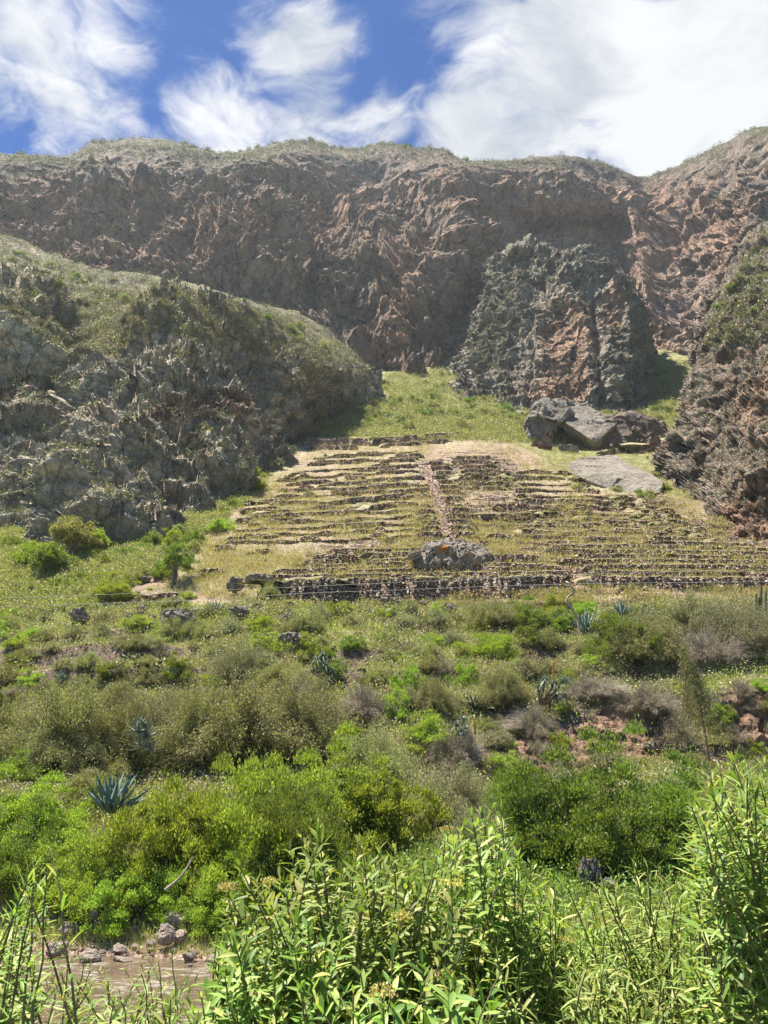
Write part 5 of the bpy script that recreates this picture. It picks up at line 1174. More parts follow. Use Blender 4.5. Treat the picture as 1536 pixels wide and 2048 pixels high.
# --- agaves and aloes
def rosette(seed, n, L, W, mat, spread=(15, 88), curl=0.25, fold=0.25, thick=True, seg=7, droop=0.0):
    """one mesh of thick pointed leaves"""
    r = np.random.RandomState(seed); V = []; Q = []; off = 0
    for k in range(n):
        az = k*2.39996+r.randn()*.1; f = k/(n-1) if n > 1 else 1
        el = math.radians(spread[1]-(spread[1]-spread[0])*f**0.9+r.randn()*4); l = L*(0.72+0.28*f+0.12*r.randn())
        d = np.array([math.cos(az)*math.cos(el), math.sin(az)*math.cos(el), math.sin(el)]); s = np.array([-math.sin(az), math.cos(az), 0]); up = np.cross(d, s); up = up if up[2] > 0 else -up
        t = np.linspace(0, 1, seg); wd = W*np.clip(np.sin(np.pi*(0.18+0.82*t)**0.8)*1.05, 0, 1); wd[-1] = 0.004*W; wd[0] = W*.55
        cen = np.outer(t*l, d)+np.outer(curl*l*t**2.2*math.cos(el), up)-np.outer(droop*l*t**2.5, [0, 0, 1]); cen += unit(np.array([d[0], d[1], 0]))*W*.25
        A_ = cen-np.outer(wd*.5, s)+np.outer(wd*fold, up); B_ = cen+np.outer(wd*.5, s)+np.outer(wd*fold, up); Cn = cen; Dn = cen-np.outer(wd*.16, up)
        ring = np.stack([A_, Cn, B_, Dn], 1); V.append(ring.reshape(-1, 3))
        i = np.arange(seg*4).reshape(seg, 4)+off; nx = np.roll(i, -1, 1); Q.append(np.stack([i[:-1], nx[:-1], nx[1:], i[1:]], -1).reshape(-1, 4)); off += seg*4
    return np.concatenate(V), np.concatenate(Q)
def agave(px, py, wpx, hpx, label, seed=1, n=34, mat='agave', spread=(12, 86), W=0.13, name='agave', group=None, pt=None, cat='agave', curl=0.12, droop=0.0):
    q = hit(px, py) if pt is None else pt; mm = mpp(q); L = hpx*mm*1.02
    V, Q = rosette(seed, n, L, L*W, mat, spread, curl=curl, droop=droop); V[:, :2] *= wpx/(1.7*hpx)
    o = mesh_obj(name, V, Q, mat=M[mat]); o.location = tuple(q); return tag(o, label, cat, group)
agave(222, 1626, 128, 100, 'biggest blue-green agave, standing at the left above the river', 3, 38, W=0.17, pt=P(222, 1626, hitD(222, 1640)-1.5))
agave(430, 1226, 54, 34, 'small green agave on the bank below the cables', 4, 28, spread=(5, 80))
agave(1172, 1268, 66, 60, 'blue agave at the foot of the dead twisting stalk', 5, 30, W=.14)
agave(1195, 1296, 46, 40, 'lower blue agave leaning under the clump with the dead stalk', 6, 22, spread=(5, 70))
agave(1245, 1232, 70, 34, 'pale blue agave behind the green thicket on the right', 7, 26)
agave(1295, 1238, 50, 30, 'pale blue agave furthest right below the terraces', 8, 24)
agave(1100, 1256, 40, 22, 'little agave hidden left of the blue agave clump', 9, 18)
agave(822, 1620, 80, 56, 'grey-blue agave half hidden between green bushes at centre', 10, 26, spread=(5, 80))
agave(812, 1895, 60, 40, 'short agave under the centre shrub', 14, 18)
agave(345, 1352, 30, 28, 'small agave below the dark angular boulder', 11, 20)
agave(330, 1352, 26, 22, 'tiny agave next to the small one below the dark boulder', 12, 16)
agave(120, 1360, 40, 24, 'faded agave in the grass on the far left slope', 13, 16)
# stacked agave rosettes on the left
for k, (x, y, s_) in enumerate([(283, 1500, 44), (292, 1480, 40), (275, 1470, 40), (285, 1455, 36), (300, 1505, 34)]):
    agave(x, y, s_*1.2, s_*0.8, ['lowest', 'right middle', 'left middle', 'topmost', 'small lower right'][k]+' rosette of the stacked pale agaves left of the widest olive bush', 20+k, 20, 'aloe', (-25, 75), W=.15, group='stacked agave rosettes', pt=P(x, y-6, hitD(285, 1530)-3.5))
agave(290, 1440, 26, 22, 'two-leaved agave tip sticking up above the stacked rosettes', 27, 8, 'aloe', (40, 85), pt=P(278, 1448, hitD(285, 1530)-3.3))
# tree aloes: rosettes on stems
def aloe_cluster(pts, D, mat, label, size, spikes=(), seed=0, W=.085, n=26):
    e = empty('tree_aloe', P(pts[0][0], pts[0][1]+20, D), label, 'aloe plant'); base = np.array(e.location); mm = mpp(base)
    r = np.random.RandomState(seed)
    for k, (x, y) in enumerate(pts):
        p = P(x, y, D+r.uniform(-.5, .5)); s_ = size*mm*(0.85+.3*r.rand())
        V, Q = rosette(seed+k, n, s_, s_*W*1.3, mat, (-35, 80), curl=-0.15, droop=0.30)
        mesh_obj('rosette', V+(p-base), Q, mat=M[mat], parent=e)
        a = np.array([[0, 0, -.3]]); c = (p-base)[None]; V, Q = tubes(curve3(a, (a+c)/2+[[0, 0, -.2]], c, 6), .06, .045, 6); mesh_obj('stem', V, Q, mat=M['bark'], parent=e)
    for x, y0, y1 in spikes:
        b_ = P(x+3, y0, D-.2)-base; t_ = P(x, y1, D-.2)-base
        V, Q = tubes(curve3(b_[None], (b_+t_)[None]/2, t_[None], 6), .012, .008, 4); s1 = mesh_obj('flower_stalk', V, Q, mat=M['twig'], parent=e)
        m_ = 260; t = .4+.6*r.rand(m_)[:, None]; c = b_*(1-t)+t_*t+r.randn(m_, 3)*.015; V, Q = leafquads(c, unit(r.randn(m_, 3)*[1, 1, .3]+[0, 0, -.6]), r.randn(m_, 3), .07, .03); mesh_obj('flower', V, Q, mat=M['orange_flower'], parent=s1, smooth=False)
    return e
aloe_cluster([(1078, 1376), (1108, 1368), (1128, 1362), (1112, 1394), (1128, 1392), (1090, 1360)], hitD(1100, 1425)-.6, 'aloe', 'cluster of pale aloes with orange flower spikes right of centre', 24, [(1106, 1366, 1322), (1098, 1436, 1388)], 50)
aloe_cluster([(634, 1320), (650, 1330), (662, 1342), (640, 1336), (662, 1358), (645, 1312)], hitD(650, 1375)-.6, 'aloe', 'silvery aloe cluster on the slope left of centre', 20, [], 60)
aloe_cluster([(925, 1440), (912, 1452), (932, 1458), (936, 1474), (920, 1466)], hitD(928, 1500)-.6, 'aloe', 'small whitish aloe cluster below the dark aloe', 19, [(948, 1490, 1436)], 70)
agave(948, 1418, 80, 46, 'dark glossy aloe with arching leaves near the middle', 71, 40, 'agave_dark', (-5, 80), W=.09, name='aloe', cat='aloe plant', curl=-.1, droop=.15)
agave(898, 1402, 50, 30, 'dark aloe half hidden left of the glossy one', 72, 26, 'agave_dark', (-5, 80), W=.09, name='aloe', cat='aloe plant', curl=-.1, droop=.15)
agave(828, 1432, 56, 36, 'dark aloe furthest left of the dark ones', 73, 28, 'agave_dark', (-5, 80), W=.09, name='aloe', cat='aloe plant', curl=-.1, droop=.15)
agave(1290, 1325, 60, 30, 'dark spiky aloe in the shade of the right thicket', 74, 24, 'agave_dark', (-5, 80), W=.09, name='aloe', cat='aloe plant', curl=-.1, droop=.15)
# prickly white-headed cactus clumps on the crags
def cactmesh(seed):
    r = np.random.RandomState(seed); V = []; Q = []; off = 0
    for k in range(9):
        v, q_ = rosette(seed*10+k, 9, .22, .05, '', (0, 80), seg=3); v = v+[r.uniform(-.35, .35), r.uniform(-.3, .3), r.uniform(0, .35)]; V.append(v); Q.append(q_+off); off += len(v)
    me = mesh_obj('cactus', np.concatenate(V), np.concatenate(Q), mat=M['aloe']); d = me.data; bpy.data.objects.remove(me); return d
CM = [cactmesh(i) for i in range(4)]
k = 0
while k < 230:
    if R_.rand() < 0.62: x, y = R_.uniform(130, 620), R_.uniform(700, 1060); ok = zi[int(y)//BIN, int(x)//BIN] == 2
    elif R_.rand() < .5: x, y = R_.uniform(0, 110), R_.uniform(700, 1040); ok = zi[int(y)//BIN, int(x)//BIN] == 2
    else: x, y = R_.uniform(1340, 1530), R_.uniform(640, 1000); ok = zi[int(y)//BIN, int(x)//BIN] == 4
    if not ok: continue
    q = hit(x, y); s_ = R_.uniform(7, 14)*mpp(q); o = bpy.data.objects.new('cactus', CM[k % 4]); COL.objects.link(o); o.location = tuple(q); o.scale = (s_, s_, s_); o.rotation_euler = (0, 0, R_.rand()*6)
    if x < 700: tag(o, 'pale spiky succulent clinging to the left rocky hill', 'succulent', 'succulents on the left rocky hill')
    else: tag(o, 'pale spiky succulent clinging to the right cliff', 'succulent', 'succulents on the right cliff')
    k += 1
print('agaves', round(time.time()-T0, 1))
# --- stalks, post, cactus columns, cables
def stalk(name, pix, D, r0, r1, mat, label, cat, k=7):
    c = catmull(np.array([P(x, y, D) for x, y in pix]), len(pix)*6); o = P(*pix[0], D)
    V, Q = tubes((c-o)[None], r0, r1, k); ob = mesh_obj(name, V, Q, mat=M[mat]); ob.location = tuple(o); return tag(ob, label, cat)
Da = hitD(1172, 1268)
stalk('dead_stalk', [(1160, 1268), (1156, 1240), (1150, 1228), (1143, 1216), (1134, 1206), (1136, 1194), (1147, 1187), (1148, 1178), (1140, 1172), (1131, 1172)], Da-.3, .10, .05, 'dead', 'dead grey stalk twisting like a snake above the blue agave', 'stalk')
stalk('dead_stalk', [(1156, 1240), (1160, 1262), (1166, 1280), (1162, 1296), (1164, 1320)], Da-.9, .06, .03, 'pale_stalk', 'pale dead root dangling below the blue agave', 'stalk')
stalk('bent_stalk', [(1478, 1200), (1466, 1180), (1450, 1162), (1430, 1149), (1405, 1142), (1375, 1139), (1345, 1139)], hitD(1478, 1205)-1, .05, .03, 'pale_stalk', 'long pale cane arching over the right terraces', 'stalk')
post = stalk('wooden_post', [(1188, 1522), (1187, 1505), (1185, 1486)], hitD(1188, 1525)-.3, .07, .06, 'post_and_window_dark', 'charred wooden post with a bare yellow tip by the earth bank', 'post')
V, Q = tubes((catmull(np.array([P(1185, 1487, hitD(1188, 1525)-.3), P(1183, 1480, hitD(1188, 1525)-.3), P(1182, 1472, hitD(1188, 1525)-.3)]), 6)-np.array(post.location))[None], .055, .03, 6); mesh_obj('post_tip', V, Q, mat=M['post_yellow'], parent=post)
for k, (x, y, h_) in enumerate([(1512, 1232, 44), (1522, 1234, 62), (1531, 1232, 50)]):
    Dq = hitD(x, y); stalk('column_cactus', [(x, y+6), (x-1, y-h_*.5), (x, y-h_)], Dq-.5, .16, .10, 'lf_dark', ['left short', 'middle tallest', 'right'][k]+' column cactus at the right edge below the terraces', 'cactus', 8)
def cable(pix, D, label):
    V, Q = tubes(catmull(np.array([P(x, y, d) for (x, y), d in zip(pix, D)]), 90)[None], .009, .009, 5); tag(mesh_obj('cable', V, Q, mat=M['cable']), label, 'cable')
cable([(-900, 1204), (-300, 1204), (0, 1196), (400, 1182), (768, 1166), (1200, 1148), (1536, 1139), (2400, 1120)], [44, 40, 38, 36, 36, 38, 42, 50], 'upper thin pale cable crossing before the terraces')
cable([(-900, 1222), (-300, 1222), (0, 1213), (400, 1200), (600, 1187), (768, 1181), (1140, 1168), (1536, 1163), (2400, 1150)], [40, 37, 35, 34, 34, 34, 36, 39, 46], 'lower thin pale cable crossing before the tallest wall')
# fallen branches by the big agave
stalk('fallen_branch', [(95, 1580), (140, 1565), (185, 1538)], hitD(120, 1585)-.4, .035, .015, 'dead', 'longest fallen dead branch in the gully left of the big agave', 'branch')
stalk('fallen_branch', [(110, 1560), (130, 1548), (150, 1552)], hitD(120, 1575)-.3, .03, .015, 'dead', 'short fallen branch above the longest one in the gully', 'branch')
stalk('bare_branch', [(330, 1780), (360, 1755), (380, 1725), (386, 1712)], hitD(350, 1860)-1.2, .03, .012, 'dead', 'bare grey branch showing before the large bright green bush', 'branch')

# --- smaller bushes filling the near slope
FILL = 0; tries = 0
occ = [(b[1], b[2]-b[4]*.4, b[3]*.45, b[4]*.5) for b in BIG]
LM = [('big blue-green agave', 222, 1600), ('widest olive bush', 470, 1500), ('big soft olive bush', 110, 1500), ('mossy grey boulder', 580, 1290), ('dark angular boulder', 350, 1255), ('pale upright boulder', 150, 1240),
      ('long grey outcrop', 480, 1238), ('upper agave', 430, 1215), ('silvery aloe cluster', 650, 1335), ('dark glossy aloe', 948, 1400), ('small whitish aloes', 925, 1455), ('pale flowering aloes', 1100, 1380), ('twisting dead stalk', 1145, 1200),
      ('blue agave clump', 1180, 1260), ('green thicket', 1255, 1290), ('pale feathery bush', 1400, 1250), ('column cacti', 1520, 1210), ('weeping tree', 1425, 1420), ('charred post', 1187, 1500), ('yellow-green bush', 985, 1300), ('grey split rock', 900, 1222),
      ('pointed rock by the wall', 782, 1205), ('rounded broom bush', 480, 1340), ('small yellow bush', 810, 1370), ('stacked agave rosettes', 285, 1480), ('dry gully', 140, 1570), ('furthest left dark aloe', 828, 1425), ('tangled vine bush', 900, 1600),
      ('small paired agaves', 338, 1340), ('faded agave', 120, 1350), ('footpath head', 1110, 1215), ('flat white stone', 95, 1222), ('right frame edge', 1530, 1330), ('left frame edge', 5, 1420)]
USED = set()
def unique_label(kind, x, y, wpx, D, LM=LM, noun='bush', lim=(1.3, 1.9)):
    wm = wpx*D/F; ad = 'small' if wm < lim[0] else 'medium' if wm < lim[1] else 'wide'
    near_ = sorted(LM, key=lambda l: math.hypot(l[1]-x, (l[2]-y)*1.3))[:8]
    for a in near_:
        dx, dy = x-a[1], (y-a[2])*1.3; rel = ('right of' if dx > 0 else 'left of') if abs(dx) > abs(dy) else ('below' if dy > 0 else 'above')
        lb = '%s %s %s %s the %s' % (ad, kind, noun, rel, a[0])
        if lb not in USED and a is near_[0]: USED.add(lb); return lb
        for b in near_:
            if b is a: continue
            lb = '%s %s %s %s the %s, towards the %s' % (ad, kind, noun, rel, a[0], b[0])
            if lb not in USED and len(lb.split()) <= 16: USED.add(lb); return lb
    return '%s %s %s among its neighbours on the slope' % (ad, kind, noun)
kinds = {'bright': ('small bright green bush on the slope between river and terraces', 'small bright green bushes on the near slope'), 'green': ('small dark green bush on the slope between river and terraces', 'small dark green bushes on the near slope'),
         'olive': ('small olive bush on the slope between river and terraces', 'small olive bushes on the near slope'), 'grey': ('small grey-green bush on the slope between river and terraces', 'small grey-green bushes on the near slope'), 'dry': ('small dry brown bush on the slope between river and terraces', 'small dry bushes on the near slope')}
while FILL < 240 and tries < 5000:
    tries += 1; x, y = R_.uniform(-60, 1600), R_.uniform(1195, 1640)
    if x > 560 and y < 1225: continue
    if 1130 < x < 1420 and 1380 < y < 1530: continue
    if any(abs(x-a)/c < .75 and abs(y-b)/d < .75 for a, b, c, d in occ): continue
    D = hitD(min(max(x, 0), 1530), y)
    if D > 90: continue
    wpx = R_.uniform(.9, 2.4)*F/D; hpx = wpx*R_.uniform(.42, .75)
    if x < 600 and y > 1480: kk = R_.choice(['olive', 'green'])
    elif y < 1300: kk = R_.choice(['bright', 'olive', 'grey', 'olive', 'green'])
    else: kk = R_.choice(['olive', 'grey', 'dry', 'olive', 'bright', 'green', 'grey'])
    occ.append((x, y-hpx*.4, wpx*.35, hpx*.4)); lb, gp = kinds[kk]; lb = unique_label({'bright': 'bright green', 'green': 'dark green', 'olive': 'olive', 'grey': 'grey-green', 'dry': 'dry brown'}[kk], x, y-hpx*.4, wpx, D)
    plant(rk(kk), x, y, wpx, hpx, lb, group=gp); FILL += 1
print('fill', FILL, round(time.time()-T0, 1))
# bushes of the upper slopes
def scat(n, boxf, keys, wr, asp, lb, gp, name='shrub', surf=None, lm=None):
    k = 0; t = 0
    while k < n and t < n*60:
        t += 1; x, y = boxf()
        if x < 0 or x > 1532: continue
        if surf is not None and zi[int(y)//BIN, int(x)//BIN] not in surf: continue
        wpx = R_.uniform(*wr); ke = keys[R_.randint(len(keys))]; l_ = unique_label({'low': 'dark', 'lowg': 'green', 'lowo': 'olive'}[ke], x, y, 1.6+(wpx-(wr[0]+wr[1])/2)*2.4/(wr[1]-wr[0]), F, lm, 'shrub') if lm else lb
        plant(rk(ke), x, y, wpx, wpx*R_.uniform(*asp), l_, 'shrub', gp, name=name); k += 1
def polybox(poly):
    xs = [p[0] for p in poly]; ys = [p[1] for p in poly]
    def f():
        while True:
            x, y = R_.uniform(min(xs), max(xs)), R_.uniform(min(ys), max(ys))
            if inpoly(x, y, poly): return x, y
    return f
scat(70, polybox([(620, 868), (940, 858), (1080, 880), (1060, 800), (930, 745), (760, 760)]), ['lowg', 'lowo', 'lowo'], (16, 38), (.5, .8), 'low green shrub in the meadow above the top terrace wall', 'shrubs in the upper meadow', surf=[0], lm=[('top terrace wall', 770, 872), ('right end of the top wall', 935, 862), ('foot of the rock tower', 1050, 815), ('cave boulders', 1085, 850), ('edge of the left hill', 660, 865), ('foot of the mountain wall', 800, 765), ('mouth of the upper gully', 920, 745), ('middle of the meadow', 860, 815)])
scat(34, polybox([(1230, 845), (1360, 850), (1380, 745), (1300, 745), (1290, 800), (1200, 800)]), ['lowg', 'lowo'], (14, 28), (.5, .8), 'low green shrub in the gully between rock tower and right cliff', 'shrubs in the right gully', surf=[0])
scat(60, polybox([(0, 1200), (300, 1190), (480, 1090), (480, 1000), (380, 1060), (0, 1030)]), ['lowg', 'lowo', 'lowg'], (18, 44), (.5, .8), 'low green shrub on the slope under the left rocky hill', 'shrubs under the left rocky hill', surf=[0], lm=[('round brownish tree', 140, 1080), ('upright bare-stemmed tree', 350, 1130), ('bare stony slope', 230, 1150), ('cables', 150, 1200), ('foot of the left hill', 250, 1060), ('pale rock at the left edge', 25, 1035), ('edge of the grassy terraces', 450, 1085), ('white stone at far left', 25, 1180)])
scat(46, polybox([(0, 500), (200, 555), (640, 660), (700, 740), (500, 680), (300, 650), (150, 640)]), ['lowo', 'low', 'lowg'], (12, 30), (.5, .8), 'dark shrub on the grassy shoulder of the left rocky hill', 'shrubs on the shoulder of the left hill', surf=[2, 1], lm=[('pale slab at the left edge', 40, 540), ('dark knoll on the shoulder', 300, 665), ('foot of the red cliff', 340, 560), ('right tip of the left hill', 720, 770), ('middle of the shoulder', 450, 630), ('grassy rib below the shoulder', 220, 680), ('reddish fan above the shoulder', 350, 520), ('far end of the shoulder', 620, 670)])
scat(22, polybox([(1130, 975), (1230, 960), (1340, 900), (1350, 960), (1330, 1000), (1250, 990)]), ['lowg', 'lowo'], (12, 26), (.5, .7), 'low green shrub between flat slab and right cliff', 'shrubs near the flat slab', surf=[0])
scat(18, polybox([(1450, 560), (1536, 480), (1536, 640), (1420, 660)]), ['lowo', 'lowg', 'low'], (14, 30), (.5, .8), 'low shrub on the green top of the right cliff', 'shrubs on top of the right cliff', surf=[4])
print('upper shrubs', round(time.time()-T0, 1))
# --- countless ground cover as stuff
def cover(name, n, region, L, W, per, mat, label, spread=0.5, sizejit=0.5, upb=0.6, ht=0.3, leaf=1.0, nzr=None):
    """clumps of small leaves standing on the visible ground"""
    r = np.random.RandomState(len(name)+n); xs, ys = region(n, r)
    j = np.clip((ys//BIN).astype(int), 0, NBY-1); i = np.clip((xs//BIN).astype(int), 0, NBX-1); D = zb[j, i]; ok = D < 1e8
    j, i = j[ok], i[ok]; p = zp[j, i].copy(); nn_ = zn[j, i]; mm_ = (p[:, 1]*cp+p[:, 2]*sp)/F*BIN
    tj = r.randn(len(p), 3)*mm_[:, None]*0.6; p += tj-nn_*(tj*nn_).sum(1)[:, None]; p[:, 2] += 0
    if nzr:
        kp = r.rand(len(p)) < sstep(nn_[:, 2], nzr[0], nzr[1])*0.95+0.04; p, nn_ = p[kp], nn_[kp]
    dep = p[:, 1]*cp+p[:, 2]*sp
    s_ = (1-sizejit+2*sizejit*r.rand(len(p)))
    S = (L(dep) if callable(L) else np.full(len(p), L))*s_
    p = np.repeat(p, per, 0); S2 = np.repeat(S, per)[:, None]; n2 = np.repeat(nn_, per, 0)
    e = unit(r.randn(len(p), 3)); c = p+e*S2*spread*np.array([1, 1, ht])+np.abs(r.rand(len(p), 1))*S2*ht*unit(n2*.5+[0, 0, .7])
    dd = unit(r.randn(len(p), 3)*(1-upb)+np.array([0, 0, 1])*upb+n2*.3); V, Q = leafquads(c, dd, unit(r.randn(len(p), 3)+n2*.6), S2[:, 0]*(.5+.6*r.rand(len(p)))*leaf, S2[:, 0]*W*leaf, .05)
    o = mesh_obj(name, V, Q, mat=M[mat], smooth=False); return tag(o, label, name.replace('_', ' '), kind='stuff')
def reg(poly, surf=None, dens=None, ):
    xs0 = [p[0] for p in poly]; ys0 = [p[1] for p in poly]
    def f(n, r):
        x = r.uniform(min(xs0), max(xs0), n*3); y = r.uniform(min(ys0), max(ys0), n*3); ok = inpoly(x, y, poly) & (x > -1) & (x < 1536)
        if surf is not None:
            ok &= np.isin(zi[np.clip((y//BIN).astype(int), 0, NBY-1), np.clip((x//BIN).astype(int), 0, NBX-1)], surf)
        pn = fbm(np.stack([x/dens[0], y/dens[0]*1.6, x*0], 1), 1.0, 3, off=dens[2])+dens[1] if dens else 1
        ok &= (r.rand(len(x)) < np.clip(0.5+1.6*pn, 0, 1)) if dens else ok
        k = np.nonzero(ok)[0][:n]; return x[k], y[k]
    return f
full = [(0, 240), (1536, 200), (1536, 2048), (0, 2048)]
nearp = [(0, 1215), (1536, 1200), (1536, 1660), (0, 1660)]
def nobank(f):
    def g(n, r):
        x, y = f(n, r); b_ = gblob(x, y, 1230, 1470, 150, 65)+gblob(x, y, 1010, 1515, 80, 40)+gblob(x, y, 1520, 1430, 80, 75)+gblob(x, y, 1040, 1560, 34, 30)+gblob(x, y, 150, 1572, 130, 20)
        k_ = r.rand(len(x)) > np.clip(b_*1.6, 0, .97); return x[k_], y[k_]
    return g
cover('low_undergrowth', 9000, nobank(reg(nearp, [0], (90, -.05, 3))), lambda d: 0.30+d*.006, .5, 26, 'lf_olive', 'knee-high olive undergrowth over the near slope', .8, .6, .35, .55, .22, (.62, .86))
cover('dry_undergrowth', 8000, nobank(reg(nearp, [0], (80, -.1, 13))), lambda d: 0.28+d*.005, .4, 26, 'lf_dry', 'dry brown undergrowth over the near slope', .8, .6, .4, .55, .24, (.5, .8))
cover('grey_undergrowth', 8000, nobank(reg(nearp, [0], (70, -.05, 23))), lambda d: 0.28+d*.006, .5, 26, 'lf_grey', 'pale grey-green undergrowth over the near slope', .8, .6, .35, .55, .22, (.62, .86))
cover('herb_undergrowth', 4500, nobank(reg(nearp, [0], (60, -.15, 33))), lambda d: 0.25+d*.005, .5, 26, 'lf_bright', 'bright green herbs over the near slope', .8, .6, .35, .5, .24, (.66, .88))
cover('grass', 46000, nobank(reg(nearp, [0])), lambda d: 0.12+d*0.0028, .10, 10, 'grass', 'green and straw coloured grass over the near slope', 0.9, .5, .75, .35, nzr=(.6, .85))
cover('dry_grass', 34000, reg([(300, 1180), (600, 880), (950, 860), (1340, 900), (1536, 1100), (1536, 1210), (560, 1215)], [0], (60, .05, 3)), lambda d: 0.22+d*0.001, .14, 7, 'straw', 'straw coloured grass tufts on the terraces', 0.9, .5, .7, .3)
cover('terrace_grass', 7000, reg([(300, 1180), (600, 880), (950, 860), (1340, 900), (1536, 1100), (1536, 1210), (560, 1215)], [0], (50, .0, 8)), lambda d: 0.22+d*0.001, .16, 6, 'grass', 'short green grass and herbs on the terraces', 0.9, .5, .6, .3)
cover('meadow_undergrowth', 9000, reg([(600, 870), (1100, 885), (1380, 880), (1390, 720), (1290, 720), (1100, 800), (900, 735), (740, 750)], [0]), lambda d: 1.1+d*0, .5, 26, 'lf_olive', 'soft green undergrowth of the upper meadow', 0.8, .5, .4, .5, .35)
cover('slope_undergrowth', 9000, reg([(0, 1240), (200, 1215), (300, 1130), (420, 1060), (520, 985), (400, 1010), (0, 1000)], [0]), lambda d: 0.5+d*0, .35, 18, 'lf_olive', 'green undergrowth below the left rocky hill', 0.8, .5, .4, .5, .45)
cover('hill_rosettes', 4500, reg([(0, 560), (760, 760), (760, 900), (450, 1080), (0, 1050)], [2], (40, .1, 15)), lambda d: 0.16+d*0.0022, .22, 9, 'aloe', 'pale spiky rosettes dotting the left rocky hill', 0.45, .5, .35, .5, .9)
cover('cliff_rosettes', 900, reg([(1330, 600), (1536, 560), (1536, 1020), (1330, 1010)], [4], (30, .1, 15)), lambda d: 0.14+d*0.0022, .22, 9, 'aloe', 'pale spiky rosettes dotting the right cliff', 0.45, .5, .35, .5, .9)
cover('hill_bushes', 1500, reg([(0, 560), (760, 700), (760, 900), (450, 1080), (0, 1060)], [2], (50, .0, 25)), lambda d: 0.45+d*0.005, .5, 30, 'lf_olive', 'olive bushes covering the ledges of the left rocky hill', 0.7, .5, .35, .6, .24, (.1, .6))
cover('mountain_bushes', 3500, reg([(0, 260), (1536, 240), (1536, 700), (0, 760)], [1], (60, -.05, 26)), lambda d: 0.5+d*0.003, .5, 26, 'lf_dark', 'dark bushes on the ledges of the far mountain wall', 0.7, .5, .35, .6, .26, (.2, .6))
cover('hill_scrub', 8000, reg([(0, 460), (760, 600), (760, 900), (450, 1080), (0, 1060)], [2], (40, .0, 5)), lambda d: 0.3+d*0.0024, .5, 18, 'lf_scrub', 'dark low scrub over the left rocky hill', 0.7, .6, .4, .5, .42, (.2, .6))
cover('hill_grass', 14000, reg([(0, 460), (200, 530), (760, 680), (740, 780), (560, 720), (300, 660), (150, 720), (0, 620)], [2]), lambda d: 0.45+d*0.001, .4, 12, 'lf_shoulder', 'dull green grass on the shoulder of the left hill', 0.8, .5, .5, .35, .5)
cover('mountain_scrub', 22000, reg([(0, 260), (1536, 240), (1536, 700), (0, 760)], [1], (55, .02, 6)), lambda d: 0.4+d*0.0016, .5, 14, 'lf_scrub', 'dark scrub clinging to the far mountain wall', 0.7, .6, .4, .5, .45, (.2, .6))
cover('crest_scrub', 13000, lambda n, r: (lambda x, t: (x, np.interp(x, MX, crest)+2+t*t*60))(r.uniform(0, 1536, n), r.rand(n)), lambda d: 0.4+d*0.0016, .5, 14, 'lf_scrub', 'olive scrub along the crest of the mountain', 0.7, .6, .4, .5, .42, (.3, .6))
cover('tower_scrub', 3500, reg([(900, 480), (1300, 500), (1300, 820), (850, 820)], [3], (30, .0, 6)), lambda d: 0.4+d*0.0018, .5, 16, 'lf_scrub', 'dark scrub on the sides of the rock tower', 0.7, .6, .4, .5, .45, (.3, .7))
cover('cliff_scrub', 1800, reg([(1330, 450), (1536, 430), (1536, 1100), (1330, 1100)], [4], (30, -.05, 6)), lambda d: 0.25+d*0.002, .5, 14, 'lf_scrub', 'dark scrub on the right cliff', 0.7, .6, .4, .5, .42, (.3, .7))
cover('cliff_top_grass', 900, reg([(1430, 620), (1536, 440), (1536, 680), (1400, 700)], [4]), lambda d: 0.4+d*0.0012, .4, 10, 'lf_scrub', 'green grass on the sloping top of the right cliff', 0.6, .6, .5, .4)
cover('bank_herbs', 7000, reg([(440, 1700), (1536, 1700), (1536, 2048), (800, 2048), (560, 1900), (440, 1880)], [0], (120, .1, 3)), lambda d: 0.25+d*.004, .5, 26, 'lf_green', 'leafy green herbs on the near bank', .9, .6, .4, .7, .22)
cover('bank_grass', 15000, reg([(0, 1640), (1536, 1640), (1536, 2048), (800, 2048), (560, 1900), (0, 1880)], [0]), lambda d: 0.10+d*0.003, .10, 9, 'grass', 'green grass along the river bank', 0.9, .5, .75, .35)
def chips(P_, S_, name, label, seed):
    r = np.random.RandomState(seed); n = len(P_); T4 = np.array([(1, 0, -.3), (-.5, .9, -.3), (-.5, -.9, -.3), (0, 0, .8)])
    V = P_[:, None]+(T4[None]+r.randn(n, 4, 3)*.25)*(S_[:, None, None]*np.array([1, 1, .8]))
    Tt = (np.arange(n)*4)[:, None, None]+np.array([(0, 2, 1), (0, 1, 3), (1, 2, 3), (2, 0, 3)])[None]
    tag(mesh_obj(name, V, T=Tt.reshape(-1, 3), mat=M['rubble'], smooth=False), label, 'rubble', kind='stuff')
r = np.random.RandomState(8); cc_ = []
for edge, H in EDGES:
    L_ = np.linalg.norm(edge[-1]-edge[0]); n_ = int(L_*7); k_ = r.rand(n_)*(len(edge)-1); i_ = k_.astype(int)
    c_ = edge[i_].copy(); hh = H[i_]; f_ = r.rand(n_)**1.5*1.15; c_[:, 2] -= hh*f_; c_[:, 1] -= hh*f_*.32+r.rand(n_)*.25*f_; c_[:, 0] += r.randn(n_)*.2; cc_.append(c_)
cc_ = np.concatenate(cc_); chips(cc_, .07+.13*r.rand(len(cc_))**2, 'wall_rubble', 'loose brown stones spilling from the terrace walls', 1)
fr_ = reg([(820, 1090), (835, 920), (1010, 905), (1060, 985), (1200, 985), (1360, 1010), (1536, 1080), (1536, 1180), (560, 1200), (600, 1110)], [0], (45, .02, 17)); x_, y_ = fr_(30000, r)
